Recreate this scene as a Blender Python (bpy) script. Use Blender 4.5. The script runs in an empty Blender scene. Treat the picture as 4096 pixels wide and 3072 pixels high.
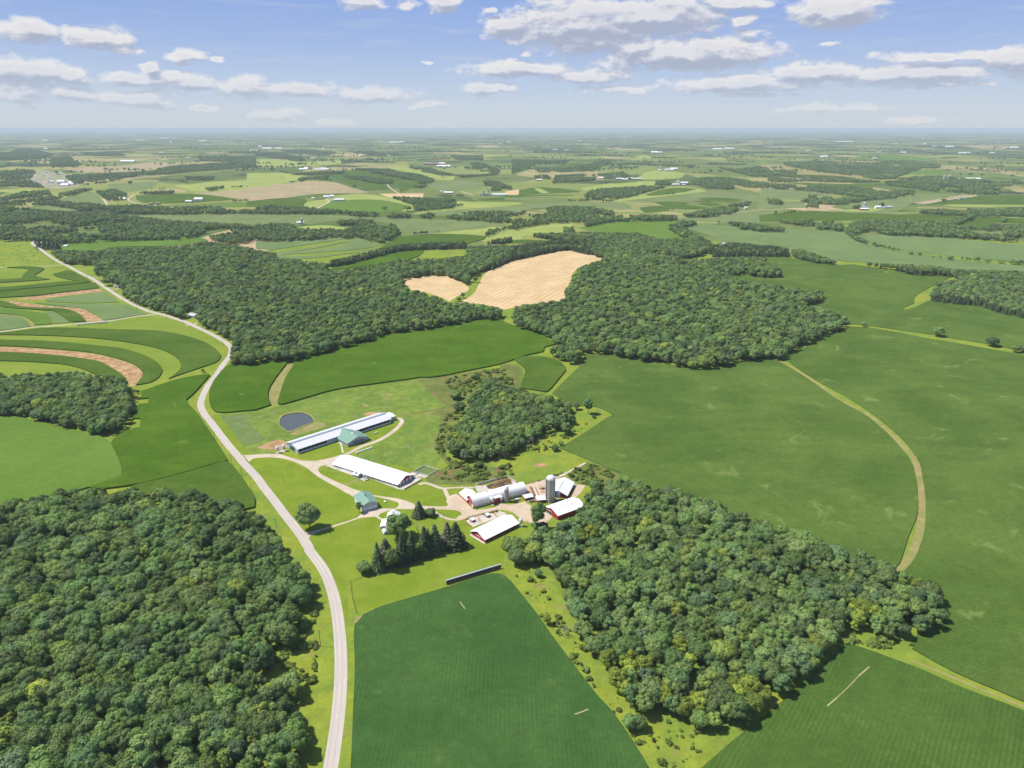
import bpy, math, random
import numpy as np
from mathutils import Vector, noise
from mathutils.geometry import delaunay_2d_cdt
random.seed(7); rng = np.random.default_rng(7)
SC = bpy.context.scene; COL = SC.collection; PI = math.pi; R = math.radians

# ------------------------------------------------------------------ camera
CAM_H = 280.8; FOC = 2843.0
PITCH = math.atan((1536 - 519 + 6.8) / FOC)
cd = bpy.data.cameras.new('camera'); cam = bpy.data.objects.new('camera', cd); COL.objects.link(cam)
cam.location = (0, 0, CAM_H); cam.rotation_euler = (PI / 2 - PITCH, 0, 0)
cd.sensor_fit = 'HORIZONTAL'; cd.sensor_width = 36; cd.lens = 36 * FOC / 4096
cd.clip_start = 1; cd.clip_end = 260000; SC.camera = cam

# ------------------------------------------------------------------ sun, world, exposure
SUN_EL, SUN_AZ = R(57), math.atan2(0.13, -1.0)          # direction towards the sun
sv = Vector((math.cos(SUN_EL) * math.cos(SUN_AZ), math.cos(SUN_EL) * math.sin(SUN_AZ), math.sin(SUN_EL)))
sd = bpy.data.lights.new('sun', 'SUN'); sun = bpy.data.objects.new('sun', sd); COL.objects.link(sun)
sd.energy = 4.6; sd.angle = R(0.5); sd.color = (1.0, 0.955, 0.88)
sun.rotation_euler = sv.to_track_quat('Z', 'Y').to_euler()
SC.view_settings.view_transform = 'Standard'; SC.view_settings.look = 'None'
SC.view_settings.exposure = 0.45; SC.view_settings.gamma = 1.0
SC.render.engine = 'CYCLES'
SC.cycles.max_bounces = 5; SC.cycles.diffuse_bounces = 2; SC.cycles.glossy_bounces = 2
SC.cycles.transmission_bounces = 2; SC.cycles.volume_bounces = 0; SC.cycles.transparent_max_bounces = 8

cP, sP = math.cos(PITCH), math.sin(PITCH)
CROP = dict(F=(0, 0, 4096 / 2212), A=(800, 1500, 1024 / 2212), B=(1600, 1500, 1024 / 2212), C=(1750, 1850, 600 / 2212),
            D=(1100, 1600, 600 / 2212), E=(1350, 1900, 550 / 2028), L=(0, 850, 1024 / 2212), M=(0, 500, 1024 / 2212),
            N=(1024, 500, 1024 / 2212), O=(2048, 500, 1024 / 2212), Q=(3072, 500, 1024 / 2212), R=(0, 1500, 1024 / 2212),
            S=(1024, 2200, 1024 / 1948), T=(2048, 2200, 1024 / 1948), U=(3072, 2200, 1024 / 1948), V=(1024, 900, 1024 / 2212),
            W=(2048, 900, 1024 / 2212), X=(3072, 900, 1024 / 2212), Y=(0, 2200, 1300 / 2212), P=(0, 0, 1))
def pp(c, x, y): o = CROP[c]; return (o[0] + x * o[2], o[1] + y * o[2])
def ray(px, py):
    a, b = (px - 2048) / FOC, (py - 1536) / FOC
    return a, cP - b * sP, -sP - b * cP
def gnd(px, py, z=0.0):                                    # survey: sight line -> point on the level plain
    dx, dy, dz = ray(px, py); t = (z - CAM_H) / dz
    return (dx * t, dy * t)
def g(c, x, y, z=0.0): return gnd(*pp(c, x, y), z)
def proj(x, y, z):
    dz = z - CAM_H; d = y * cP - dz * sP
    return 2048 + FOC * x / d, 1536 - FOC * (y * sP + dz * cP) / d
def tall(c, base, top):                                    # height of something upright seen from base to top
    x, y = g(c, *base); ty = pp(c, *top)[1]; lo, hi = 0., 80.
    for _ in range(40):
        m = (lo + hi) / 2
        if proj(x, y, m)[1] > ty: lo = m
        else: hi = m
    return lo
def sm(a, b, x): t = min(1, max(0, (x - a) / (b - a))); return t * t * (3 - 2 * t)
def relief(x, y):
    r = math.hypot(x, y)
    if r < 1400: return 0.0
    a = sm(1400, 4200, r) * 11
    h = a * (noise.noise(Vector((x / 850, y / 850, 3.1))) + 0.5 * noise.noise(Vector((x / 340, y / 340, 7.7))))
    if r > 6000: h += sm(6000, 16000, r) * 42 * noise.noise(Vector((x / 3600, y / 3600, 1.2)))
    return h

def new_tree(nt): nt.nodes.clear(); return nt
class NB:
    """tiny node-graph builder"""
    def __init__(s, nt): s.nt = nt
    def n(s, t, **kw):
        nd = s.nt.nodes.new(t)
        for k, v in kw.items(): setattr(nd, k, v)
        return nd
    def put(s, sock, v):
        if isinstance(v, bpy.types.NodeSocket): s.nt.links.new(v, sock)
        elif v is not None:
            if hasattr(sock, 'default_value') and hasattr(sock.default_value, '__len__') and not hasattr(v, '__len__'):
                v = [v] * len(sock.default_value)
            if hasattr(v, '__len__') and len(sock.default_value) == 4 and len(v) == 3: v = (*v, 1)
            sock.default_value = v
    def m(s, op, a, b=None, c=None, clamp=False):
        nd = s.n('ShaderNodeMath', operation=op, use_clamp=clamp)
        for i, v in enumerate((a, b, c)):
            if v is not None: s.put(nd.inputs[i], v)
        return nd.outputs[0]
    def v(s, op, a, b=None, c=None):
        nd = s.n('ShaderNodeVectorMath', operation=op)
        for i, x in enumerate((a, b, c)):
            if x is not None:
                if isinstance(x, (int, float)) and i < 3: x = (x, x, x)
                s.put(nd.inputs[i], x)
        return nd.outputs[1] if op in ('LENGTH', 'DISTANCE', 'DOT_PRODUCT') else nd.outputs[0]
    def mix(s, f, a, b, bt='MIX'):
        nd = s.n('ShaderNodeMix', data_type='RGBA', blend_type=bt)
        s.put(nd.inputs[0], f); s.put(nd.inputs[6], a); s.put(nd.inputs[7], b)
        return nd.outputs[2]
    def step(s, x, a, b):
        nd = s.n('ShaderNodeMapRange', interpolation_type='SMOOTHSTEP')
        s.put(nd.inputs[0], x); s.put(nd.inputs[1], a); s.put(nd.inputs[2], b)
        return nd.outputs[0]
    def noise(s, vec, scale, detail=3, rough=.55, dist=0.0):
        nd = s.n('ShaderNodeTexNoise')
        s.put(nd.inputs['Vector'], vec); s.put(nd.inputs['Scale'], scale); s.put(nd.inputs['Detail'], detail)
        s.put(nd.inputs['Roughness'], rough); s.put(nd.inputs['Distortion'], dist)
        return nd.outputs[0]
    def ramp(s, f, stops, interp='LINEAR'):
        nd = s.n('ShaderNodeValToRGB'); cr = nd.color_ramp; cr.interpolation = interp
        while len(cr.elements) < len(stops): cr.elements.new(0.5)
        for e, (p, c) in zip(cr.elements, stops): e.position = p; e.color = (*c, 1)
        s.put(nd.inputs[0], f)
        return nd.outputs[0]

def make_world():
    w = bpy.data.worlds.new('World'); SC.world = w; w.use_nodes = True
    nt = new_tree(w.node_tree); b = NB(nt)
    sky = b.n('ShaderNodeTexSky', sky_type='NISHITA', sun_disc=False, sun_elevation=SUN_EL, sun_rotation=PI / 2 - SUN_AZ)
    sky.altitude = 300; sky.air_density = 1.0; sky.dust_density = 0.6
    d = b.n('ShaderNodeTexCoord').outputs['Generated']
    sx = b.n('ShaderNodeSeparateXYZ'); b.put(sx.inputs[0], d)
    X, Y, Z = sx.outputs
    el = b.m('ARCSINE', Z); az = b.m('ARCTAN2', X, Y)
    cx = b.n('ShaderNodeCombineXYZ'); b.put(cx.inputs[0], az); b.put(cx.inputs[1], el); base = cx.outputs[0]
    # air colour low over the horizon, deepening upwards
    low = b.ramp(b.m('MULTIPLY', el, 4.0, clamp=True), [(0.0, (.60, .655, .70)), (0.10, (.58, .66, .75)), (0.22, (.50, .615, .79)), (0.40, (.375, .505, .79)), (.6, (.285, .425, .77)), (1.0, (.17, .28, .68))])
    # clouds: each has a place in the sky, its outline broken up by turbulence
    L, Rr = (0, 0, .9259), (2048, 0, .9259)
    cl = [(L, 110, 130, 150, 48, 1), (L, 400, 172, 175, 52, 1), (L, 540, 215, 85, 26, 1), (L, 795, 240, 90, 34, .9), (L, 915, 262, 42, 11, .8),
          (L, 640, 300, 62, 28, .9), (L, 120, 308, 240, 44, 1), (L, 310, 330, 90, 34, 1), (L, 590, 345, 180, 27, .8), (L, 820, 352, 140, 32, .9),
          (L, 1080, 378, 180, 40, .8), (L, 1330, 392, 120, 28, .75), (L, 1600, 410, 200, 30, .8), (L, 1850, 447, 115, 15, .7), (L, 80, 400, 130, 44, .9),
          (L, 330, 412, 130, 33, .8), (L, 600, 428, 210, 32, .75), (L, 880, 466, 75, 14, .7), (L, 1200, 500, 120, 22, .5), (L, 1440, 527, 90, 13, .5),
          (L, 1565, 8, 115, 36, 1), (L, 1775, 20, 50, 19, .7), (L, 1910, 20, 85, 36, 1), (L, 2112, 45, 28, 16, .7), (L, 1842, 267, 28, 7, .7),
          (Rr, 310, 110, 350, 120, 1.35), (Rr, 620, 75, 330, 90, 1.3), (Rr, -10, 120, 120, 70, .9), (Rr, 560, 205, 240, 40, .9), (Rr, 770, 235, 430, 70, 1.3),
          (Rr, 1000, 88, 58, 36, .8), (Rr, 960, 15, 170, 26, .8), (Rr, 1400, 55, 220, 75, 1.2), (Rr, 1035, 147, 60, 18, .5), (Rr, 1382, 190, 38, 9, .6),
          (Rr, 30, 300, 260, 31, .9), (Rr, 340, 330, 190, 27, .85), (Rr, -95, 378, 130, 27, .8), (Rr, 1310, 315, 250, 38, .95), (Rr, 1000, 362, 380, 32, .85),
          (Rr, 1750, 322, 380, 42, .95), (Rr, 1860, 245, 320, 22, .85), (Rr, 2180, 270, 170, 70, 1.1), (Rr, 1900, 366, 260, 14, .7), (Rr, 450, 386, 230, 17, .6),
          (Rr, 1060, 410, 170, 12, .55), (Rr, 1400, 466, 210, 17, .45), (Rr, 1750, 520, 170, 12, .4), (Rr, 60, 228, 32, 13, .5)]
    spots = []
    for o, x, y, hw, hh, a in cl:
        px, py = o[0] + x * o[2], y * o[2]
        def ae(px, py):
            dx, dy, dz = ray(px, py); n = math.sqrt(dx * dx + dy * dy + dz * dz)
            return math.atan2(dx, dy), math.asin(dz / n)
        a0, e0 = ae(px, py); a1, _ = ae(px + hw * o[2], py); _, e1 = ae(px, py - hh * o[2])
        lowc = 1.3 if y > 290 else 1.12
        spots.append((a0, e0, abs(a1 - a0) * 1.12, abs(e1 - e0) * 1.12 * lowc, a * 1.1 + (.12 if y > 290 else 0)))
    def field(vec):
        nz = b.n('ShaderNodeTexNoise'); b.put(nz.inputs['Vector'], b.v('MULTIPLY', vec, (1, 2.2, 1)))
        b.put(nz.inputs['Scale'], 26); b.put(nz.inputs['Detail'], 3)
        wv = b.v('ADD', vec, b.v('MULTIPLY', b.v('SUBTRACT', nz.outputs['Color'], (.5, .5, .5)), (.040, .014, 0)))
        acc = None
        for a0, e0, wa, he, amp in spots:
            q = b.v('MULTIPLY_ADD', wv, (1 / wa, 1 / he, 0), (-a0 / wa, -e0 / he, 0))
            f = b.m('MULTIPLY_ADD', b.v('LENGTH', q), -amp, amp)
            acc = f if acc is None else b.m('MAXIMUM', acc, f)
        fb = b.noise(b.v('MULTIPLY', vec, (1, 2.0, 1)), 38, 8, .60)
        fb2 = b.noise(b.v('MULTIPLY', vec, (1, 2.6, 1)), 12, 4, .5)
        acc = b.m('MAXIMUM', acc, -.9)
        return b.m('ADD', b.m('ADD', acc, b.m('MULTIPLY_ADD', fb, 1.75, -.88)), b.m('MULTIPLY_ADD', fb2, .5, -.22))
    F0 = field(base)
    F1 = field(b.v('ADD', base, (-.004, .0085, 0)))
    dens = b.m('MULTIPLY', b.step(F0, -.06, .52), .95)
    lit = b.m('MULTIPLY_ADD', b.m('SUBTRACT', F0, F1), 1.5, .50, clamp=True)
    thick = b.step(F0, .15, 1.0)
    lit = b.m('SUBTRACT', lit, b.m('MULTIPLY', thick, .22), clamp=True)
    ccol = b.ramp(lit, [(0, (.42, .46, .57)), (.3, (.52, .55, .65)), (.6, (.68, .69, .75)), (1, (.93, .90, .86))])
    fade = b.step(el, 0.0, .085)
    dens = b.m('MULTIPLY', dens, b.m('MULTIPLY_ADD', fade, .58, .34))
    streak = b.m('MULTIPLY', b.step(b.noise(b.v('MULTIPLY', base, (1, 9, 1)), 9, 5, .6), .5, .78), .35)
    low = b.mix(streak, low, (.66, .68, .74))
    col = b.mix(dens, low, ccol)
    bg1 = b.n('ShaderNodeBackground'); b.put(bg1.inputs[0], sky.outputs[0]); bg1.inputs[1].default_value = 0.10
    bg2 = b.n('ShaderNodeBackground'); b.put(bg2.inputs[0], col); bg2.inputs[1].default_value = 0.73
    mx = b.n('ShaderNodeMixShader'); b.put(mx.inputs[0], b.step(el, .30, .62))
    nt.links.new(bg2.outputs[0], mx.inputs[1]); nt.links.new(bg1.outputs[0], mx.inputs[2])
    out = b.n('ShaderNodeOutputWorld'); nt.links.new(mx.outputs[0], out.inputs[0])
make_world()

# ------------------------------------------------------------------ materials
MATS = {}
def mat_base(name, rough=1.0, spec=0.2):
    m = bpy.data.materials.new(name); m.use_nodes = True; nt = new_tree(m.node_tree); b = NB(nt)
    p = b.n('ShaderNodeBsdfPrincipled'); p.inputs['Roughness'].default_value = rough
    p.inputs['Specular IOR Level'].default_value = spec
    o = b.n('ShaderNodeOutputMaterial'); nt.links.new(p.outputs[0], o.inputs[0])
    MATS[name] = m; return m, b, p
def land(name, c1, c2, big=60., patch=None, pthr=.62, psc=25., rows=None, fine=.35, fsc=.9, streak=0.0, mid=.2):
    """ground cover: two tones drifting over tens of metres, patches of a third, plant-sized grain, drilled rows"""
    m, b, p = mat_base(name, 1.0, .0)
    pos = b.n('ShaderNodeNewGeometry').outputs['Position']
    n1 = b.noise(pos, 1 / big, 4, .6, .6)
    col = b.mix(b.step(n1, .36, .64), c1, c2)
    if patch:
        n2 = b.noise(pos, 1 / psc, 5, .62, .8)
        col = b.mix(b.step(n2, pthr, pthr + .09), col, patch)
    gain = b.m('MULTIPLY_ADD', b.noise(pos, fsc, 3, .7), fine * 2, 1 - fine)
    gain = b.m('MULTIPLY', gain, b.m('MULTIPLY_ADD', b.noise(pos, 1 / 9.0, 3, .6), mid * 2, 1 - mid))
    gain = b.m('MULTIPLY', gain, b.m('MULTIPLY_ADD', b.noise(pos, 1 / 3.0, 2, .6), fine * 1.1, 1 - fine * .55))
    if rows:
        ang, per, k = rows
        sep = b.v('DOT_PRODUCT', pos, (-math.sin(R(ang)), math.cos(R(ang)), 0))
        sep = b.m('ADD', sep, b.m('MULTIPLY', b.noise(pos, .05, 1), .8))
        s = b.m('SINE', b.m('MULTIPLY', sep, 2 * PI / per))
        s2 = b.m('SINE', b.m('MULTIPLY', sep, 2 * PI / (per * 6)))
        env = b.step(b.noise(pos, 1 / 45, 2), .35, .65)
        gain = b.m('MULTIPLY', gain, b.m('MULTIPLY_ADD', b.m('MULTIPLY', s, env), k, 1))
        gain = b.m('MULTIPLY', gain, b.m('MULTIPLY_ADD', b.m('MULTIPLY', s2, b.step(b.noise(pos, 1 / 70, 2), .45, .6)), k * .3, 1))
    if streak:
        sn = b.noise(b.v('MULTIPLY', pos, (.012, .05, .05)), 1, 4, .6)
        gain = b.m('MULTIPLY', gain, b.m('MULTIPLY_ADD', sn, streak * 2, 1 - streak))
    hs = b.n('ShaderNodeVectorMath', operation='SCALE'); b.put(hs.inputs[0], col); b.put(hs.inputs['Scale'], gain)
    b.put(p.inputs['Base Color'], hs.outputs[0])
    return m
land('meadow', (.205, .245, .030), (.145, .210, .032), 35, (.225, .205, .070), .60, 14, fine=.36, mid=.32)
land('pasture', (.115, .180, .032), (.155, .215, .038), 45, (.20, .175, .085), .58, 13, fine=.42, mid=.50)
land('scrub', (.145, .165, .045), (.10, .135, .032), 18, (.18, .115, .06), .56, 16, fine=.42, mid=.42)
land('lawn', (.142, .200, .018), (.170, .225, .026), 30, (.20, .225, .035), .62, 18, fine=.20, mid=.16)
land('hay', (.185, .235, .034), (.150, .210, .028), 60, fine=.18, mid=.12, streak=.14)
land('corn', (.056, .102, .014), (.074, .122, .019), 70, (.085, .13, .02), .64, 30, fine=.40, rows=(38, 2.6, .10), mid=.18, streak=.18)
land('corn_bright', (.052, .106, .009), (.068, .126, .012), 80, (.105, .168, .026), .63, 35, fine=.36, rows=(25, 3.0, .04), mid=.17, streak=.24)
land('corn_pale', (.088, .160, .024), (.108, .176, .030), 90, fine=.34, rows=(-48, 2.6, .05), mid=.14)
land('soy', (.037, .087, .020), (.050, .103, .025), 60, (.066, .118, .028), .62, 26, fine=.36, rows=(90, 2.3, .08), mid=.17, streak=.1)
land('soy_diag', (.050, .096, .018), (.062, .112, .021), 60, (.080, .128, .020), .62, 22, fine=.36, rows=(52, 2.3, .12), mid=.15)
land('soy_big', (.062, .108, .020), (.086, .136, .027), 100, (.130, .180, .048), .60, 38, fine=.40, rows=(20, 2.6, .05), mid=.18, streak=.22)
land('soy_dull', (.115, .172, .062), (.140, .195, .072), 110, (.14, .175, .05), .62, 60, fine=.3, mid=.14, streak=.16)  # distance haze mixed into the crop colour: lighter and bluer
land('straw', (.46, .335, .18), (.52, .385, .215), 40, (.38, .31, .13), .66, 20, fine=.10, rows=(66, 11, .15), mid=.08)
land('soil', (.27, .155, .08), (.40, .27, .14), 10, (.45, .35, .2), .58, 9, fine=.18, mid=.18)
land('fallow', (.34, .265, .155), (.28, .24, .13), 120, (.20, .2, .09), .6, 60, fine=.1)
land('weeds', (.125, .17, .065), (.12, .175, .05), 12, (.22, .2, .11), .60, 8, fine=.34, mid=.3)
land('dry_grass', (.27, .225, .095), (.20, .21, .065), 14, (.33, .27, .15), .6, 8, fine=.26, mid=.22)
land('bare_row', (.34, .30, .16), (.30, .28, .14), 14, fine=.2)
land('hay_far', (.27, .31, .085), (.225, .275, .07), 90, (.28, .26, .10), .62, 70, fine=.2, mid=.1, streak=.14)
land('crop_far', (.125, .170, .062), (.155, .195, .075), 110, (.17, .19, .07), .60, 70, fine=.34, mid=.14, streak=.16)  # far crop tone, paled and blued by haze put into the colour
land('forest_floor', (.045, .055, .022), (.06, .065, .03), 15, fine=.3)
land('gravel', (.50, .42, .33), (.43, .365, .285), 14, (.33, .29, .18), .66, 7, fine=.12, mid=.12)
land('dirt_yard', (.50, .40, .29), (.42, .335, .245), 9, (.29, .21, .14), .60, 6, fine=.15, mid=.2)
land('asphalt', (.46, .41, .365), (.42, .375, .335), 25, (.50, .45, .405), .64, 9, fine=.08, mid=.07)
land('wheel_path', (.385, .345, .31), (.415, .37, .335), 25, fine=.08, mid=.06)
land('concrete_slab', (.50, .45, .385), (.42, .38, .33), 7, (.31, .25, .2), .62, 5, fine=.1, mid=.14)
land('manure', (.12, .08, .042), (.25, .15, .055), 6, (.055, .045, .045), .5, 7, fine=.22)
land('village_ground', (.20, .22, .11), (.32, .29, .22), 60, fine=.2)

def farmland():
    m, b, p = mat_base('farmland', 1.0, .0)
    pos = b.n('ShaderNodeNewGeometry').outputs['Position']
    nz = b.n('ShaderNodeTexNoise'); b.put(nz.inputs['Vector'], pos); nz.inputs['Scale'].default_value = 1 / 500; nz.inputs['Detail'].default_value = 2
    wob = b.v('MULTIPLY', b.v('SUBTRACT', nz.outputs['Color'], (.5, .5, .5)), (420, 420, 0))
    q = b.v('ADD', pos, wob)
    def cells(vec, sc, rnd=1.0):
        v = b.n('ShaderNodeTexVoronoi', feature='F1'); b.put(v.inputs['Vector'], b.v('MULTIPLY', vec, sc)); v.inputs['Scale'].default_value = 1; v.inputs['Randomness'].default_value = rnd
        return v.outputs['Color']
    c1 = cells(q, (1 / 560, 1 / 820, 0))
    s1 = b.n('ShaderNodeSeparateColor'); b.put(s1.inputs[0], c1)
    stops = [(0, (.085, .130, .034)), (.14, (.13, .165, .048)), (.28, (.20, .225, .06)), (.42, (.075, .120, .034)), (.52, (.24, .25, .08)), (.62, (.12, .155, .046)), (.72, (.28, .25, .11)), (.82, (.13, .18, .05)), (.89, (.36, .28, .16)), (.93, (.10, .14, .04))]
    col = b.ramp(s1.outputs[0], stops, 'CONSTANT')
    # strip-cropped farms: contour bands inside some cells
    band = b.m('SINE', b.m('MULTIPLY', b.m('ADD', b.v('DOT_PRODUCT', q, (.25, .97, 0)), b.m('MULTIPLY', s1.outputs[1], 300)), 2 * PI / 95))
    col = b.mix(b.m('MULTIPLY', b.step(band, -.1, .1), b.step(s1.outputs[2], .66, .67)), col, (.15, .20, .055))
    # far scattered woods
    wn = b.noise(b.v('MULTIPLY', pos, (1 / 900, 1 / 700, 0)), 1, 6, .62)
    dist = b.v('LENGTH', pos)
    thr = b.m('SUBTRACT', .585, b.m('MULTIPLY', b.step(dist, 5000, 13000), .075))
    wood = b.step(b.m('SUBTRACT', wn, thr), 0, .012)
    col = b.mix(wood, col, (.045, .065, .030))
    gain = b.m('MULTIPLY_ADD', b.noise(pos, 1 / 60, 6, .78), 1.0, .5)
    hs = b.n('ShaderNodeVectorMath', operation='SCALE'); b.put(hs.inputs[0], col); b.put(hs.inputs['Scale'], gain)
    b.put(p.inputs['Base Color'], hs.outputs[0])
farmland()

def flat_mat(name, c, rough=.6, spec=.4, var=.12, sc=1.2, metal=0.0, ribs=None, dirt=None):
    m, b, p = mat_base(name, rough, spec); p.inputs['Metallic'].default_value = metal
    pos = b.n('ShaderNodeTexCoord').outputs['Object']
    gain = b.m('MULTIPLY_ADD', b.noise(pos, sc, 4, .6), var * 2, 1 - var)
    if ribs:
        s = b.m('SINE', b.m('MULTIPLY', b.v('DOT_PRODUCT', pos, ribs[0]), 2 * PI / ribs[1]))
        gain = b.m('MULTIPLY', gain, b.m('MULTIPLY_ADD', s, ribs[2], 1))
    col = c
    if dirt: col = b.mix(b.step(b.noise(b.v('MULTIPLY', pos, (1, 1, .35)), .7, 5, .65), .5, .7), c, dirt)
    hs = b.n('ShaderNodeVectorMath', operation='SCALE'); b.put(hs.inputs[0], col if isinstance(col, bpy.types.NodeSocket) else tuple(col)); b.put(hs.inputs['Scale'], gain)
    b.put(p.inputs['Base Color'], hs.outputs[0]); return m
flat_mat('roof_white', (.80, .80, .79), .5, .3, .07, .35, ribs=((1, 0, 0), 1.8, .05), dirt=(.68, .67, .65))
flat_mat('roof_galv', (.62, .62, .63), .5, .4, .08, .3, ribs=((1, 0, 0), 1.8, .06), dirt=(.47, .49, .52))
flat_mat('roof_ridge', (.34, .37, .43), .6, .4, .1)
flat_mat('roof_green', (.155, .275, .205), .5, .4, .06, .4, ribs=((1, 0, 0), .9, .04))
flat_mat('roof_old', (.62, .64, .66), .5, .5, .12, .3, dirt=(.45, .42, .38), ribs=((1, 0, 0), 1.2, .05))
flat_mat('red_siding', (.33, .030, .035), .7, .3, .16, 1.0, ribs=((1, 1, 0), .6, .10))
flat_mat('maroon_siding', (.22, .03, .07), .7, .3, .12, 1.0)
flat_mat('grey_siding', (.46, .45, .46), .6, .3, .06, .8, ribs=((1, 1, 0), .6, .05))
flat_mat('blue_siding', (.42, .47, .52), .6, .3, .06, .8, ribs=((1, 1, 0), .6, .05))
flat_mat('white_trim', (.78, .78, .76), .5, .4, .05)
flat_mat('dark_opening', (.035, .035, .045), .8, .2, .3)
flat_mat('green_trim', (.05, .14, .13), .5, .4, .05)
flat_mat('glass_dark', (.05, .06, .08), .12, .6, .1)
flat_mat('concrete', (.50, .46, .41), .9, .2, .14, .8, dirt=(.36, .32, .27))
flat_mat('silo_stave', (.44, .40, .34), .9, .2, .18, 1.4, dirt=(.33, .30, .25))
flat_mat('steel', (.55, .57, .6), .35, .6, .12, 1.5, metal=.35)
flat_mat('dark_steel', (.16, .17, .19), .6, .4, .2)
flat_mat('pole_wood', (.13, .10, .075), .9, .2, .2)
flat_mat('board_wood', (.11, .08, .06), .9, .2, .3, 3)
flat_mat('bark', (.13, .105, .08), .95, .1, .25, 3)
flat_mat('dead_wood', (.38, .34, .30), .95, .1, .2, 3)
flat_mat('rust', (.25, .12, .06), .9, .2, .3, 2)
flat_mat('bale_straw', (.45, .32, .17), 1, .1, .25, 4)
flat_mat('plastic_white', (.80, .80, .80), .4, .4, .04)
flat_mat('shingle_brown', (.30, .25, .22), .9, .2, .12, 2)
flat_mat('blue_paint', (.05, .16, .32), .5, .4, .1)

def water():
    m, b, p = mat_base('pond_water', .25, .3)
    pos = b.n('ShaderNodeNewGeometry').outputs['Position']
    b.put(p.inputs['Base Color'], b.mix(b.noise(pos, .1, 4), (.065, .078, .074), (.085, .095, .088)))
    bp = b.n('ShaderNodeBump'); bp.inputs['Strength'].default_value = .25; bp.inputs['Distance'].default_value = .1
    b.put(bp.inputs['Height'], b.noise(pos, 1.2, 4, .6)); b.put(p.inputs['Normal'], bp.outputs[0])
water()
def foliage(name, stops, rand=.72, trans=.30, spec=.2):
    m, b, p = mat_base(name, .6, spec); nt = m.node_tree
    oi = b.n('ShaderNodeObjectInfo')
    pos = b.n('ShaderNodeNewGeometry').outputs['Position']
    wn = b.noise(b.v('MULTIPLY', pos, (1, 1, 0)), 1 / 45, 3, .6)
    f = b.m('ADD', b.m('MULTIPLY', oi.outputs['Random'], rand), b.m('MULTIPLY', b.step(wn, .3, .72), 1 - rand), clamp=True)
    col = b.ramp(f, stops)
    own = b.m('FRACT', b.m('MULTIPLY', oi.outputs['Random'], 37.7))
    gain0 = b.m('MULTIPLY_ADD', own, .75, .62)
    gain = b.m('MULTIPLY_ADD', b.noise(pos, 1.15, 3, .75), 1.5, .25)
    gain = b.m('MULTIPLY', gain, gain0)
    hs = b.n('ShaderNodeVectorMath', operation='SCALE'); b.put(hs.inputs[0], col); b.put(hs.inputs['Scale'], gain)
    b.put(p.inputs['Base Color'], hs.outputs[0])
    tr = b.n('ShaderNodeBsdfTranslucent'); b.put(tr.inputs[0], b.v('MULTIPLY', hs.outputs[0], (1.15, 1.25, .6)))
    mx = b.n('ShaderNodeMixShader'); mx.inputs[0].default_value = trans
    nt.links.new(p.outputs[0], mx.inputs[1]); nt.links.new(tr.outputs[0], mx.inputs[2])
    nt.links.new(mx.outputs[0], [n for n in nt.nodes if n.type == 'OUTPUT_MATERIAL'][0].inputs[0])
foliage('leaves', [(0, (0.186, 0.252, 0.138)), (.2, (0.146, 0.240, 0.090)), (.42, (0.174, 0.276, 0.070)), (.62, (0.206, 0.282, 0.102)), (.78, (0.216, 0.300, 0.084)), (.89, (0.270, 0.336, 0.070)), (.945, (0.360, 0.420, 0.060)), (1, (0.300, 0.288, 0.180))])
foliage('leaves_yellow', [(0, (.23, .31, .05)), (.5, (.31, .37, .055)), (1, (.21, .29, .055))])
foliage('needles', [(0, (.095, .145, .062)), (.5, (.115, .168, .066)), (1, (.140, .185, .074))], .9, .25)
foliage('needles_brown', [(0, (.13, .135, .08)), (1, (.15, .145, .09))], .9, .15)
foliage('bush_leaves', [(0, (.15, .23, .05)), (.5, (.21, .28, .06)), (1, (.28, .33, .08))], .8)

# ------------------------------------------------------------------ the land: one seamless sheet, cut along surveyed boundaries
# (outlines are sight-line surveys: crop letter + readings, turned into points on the plain by gnd())
def cat(*segs):
    out = []
    for c, pts in segs: out += [pp(c, x, y) for x, y in pts]
    return out
def smooth(pts, closed=True, k=3):
    n = len(pts); out = []
    rngi = range(n) if closed else range(n - 1)
    for i in rngi:
        p1, p2 = pts[i], pts[(i + 1) % n]
        p0 = pts[(i - 1) % n] if closed or i > 0 else p1
        p3 = pts[(i + 2) % n] if closed or i < n - 2 else p2
        v1 = (p2[0] - p1[0], p2[1] - p1[1]); v0 = (p1[0] - p0[0], p1[1] - p0[1]); v2 = (p3[0] - p2[0], p3[1] - p2[1])
        def sharp(a, b):
            la, lb = math.hypot(*a), math.hypot(*b)
            return la < 1e-6 or lb < 1e-6 or (a[0] * b[0] + a[1] * b[1]) / (la * lb) < .55
        t1 = (0.5 * (p2[0] - p0[0]), 0.5 * (p2[1] - p0[1])) if not sharp(v0, v1) else v1
        t2 = (0.5 * (p3[0] - p1[0]), 0.5 * (p3[1] - p1[1])) if not sharp(v1, v2) else v1
        L = math.hypot(*v1)
        for t in (t1, t2): pass
        def lim(t):
            l = math.hypot(*t); return t if l < 1.3 * L or l == 0 else (t[0] * 1.3 * L / l, t[1] * 1.3 * L / l)
        t1, t2 = lim(t1), lim(t2)
        for j in range(k):
            u = j / k; h1 = 2 * u**3 - 3 * u**2 + 1; h2 = u**3 - 2 * u**2 + u; h3 = -2 * u**3 + 3 * u**2; h4 = u**3 - u**2
            out.append((h1 * p1[0] + h2 * t1[0] + h3 * p2[0] + h4 * t2[0], h1 * p1[1] + h2 * t1[1] + h3 * p2[1] + h4 * t2[1]))
    if not closed: out.append(pts[-1])
    return out
LAND = []                                     # (object name, material, standing height, outline in survey readings)
def area(name, mat, lift, *segs, k=3): LAND.append((name, mat, lift, smooth(cat(*segs), True, k) if k > 1 else cat(*segs)))
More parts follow.
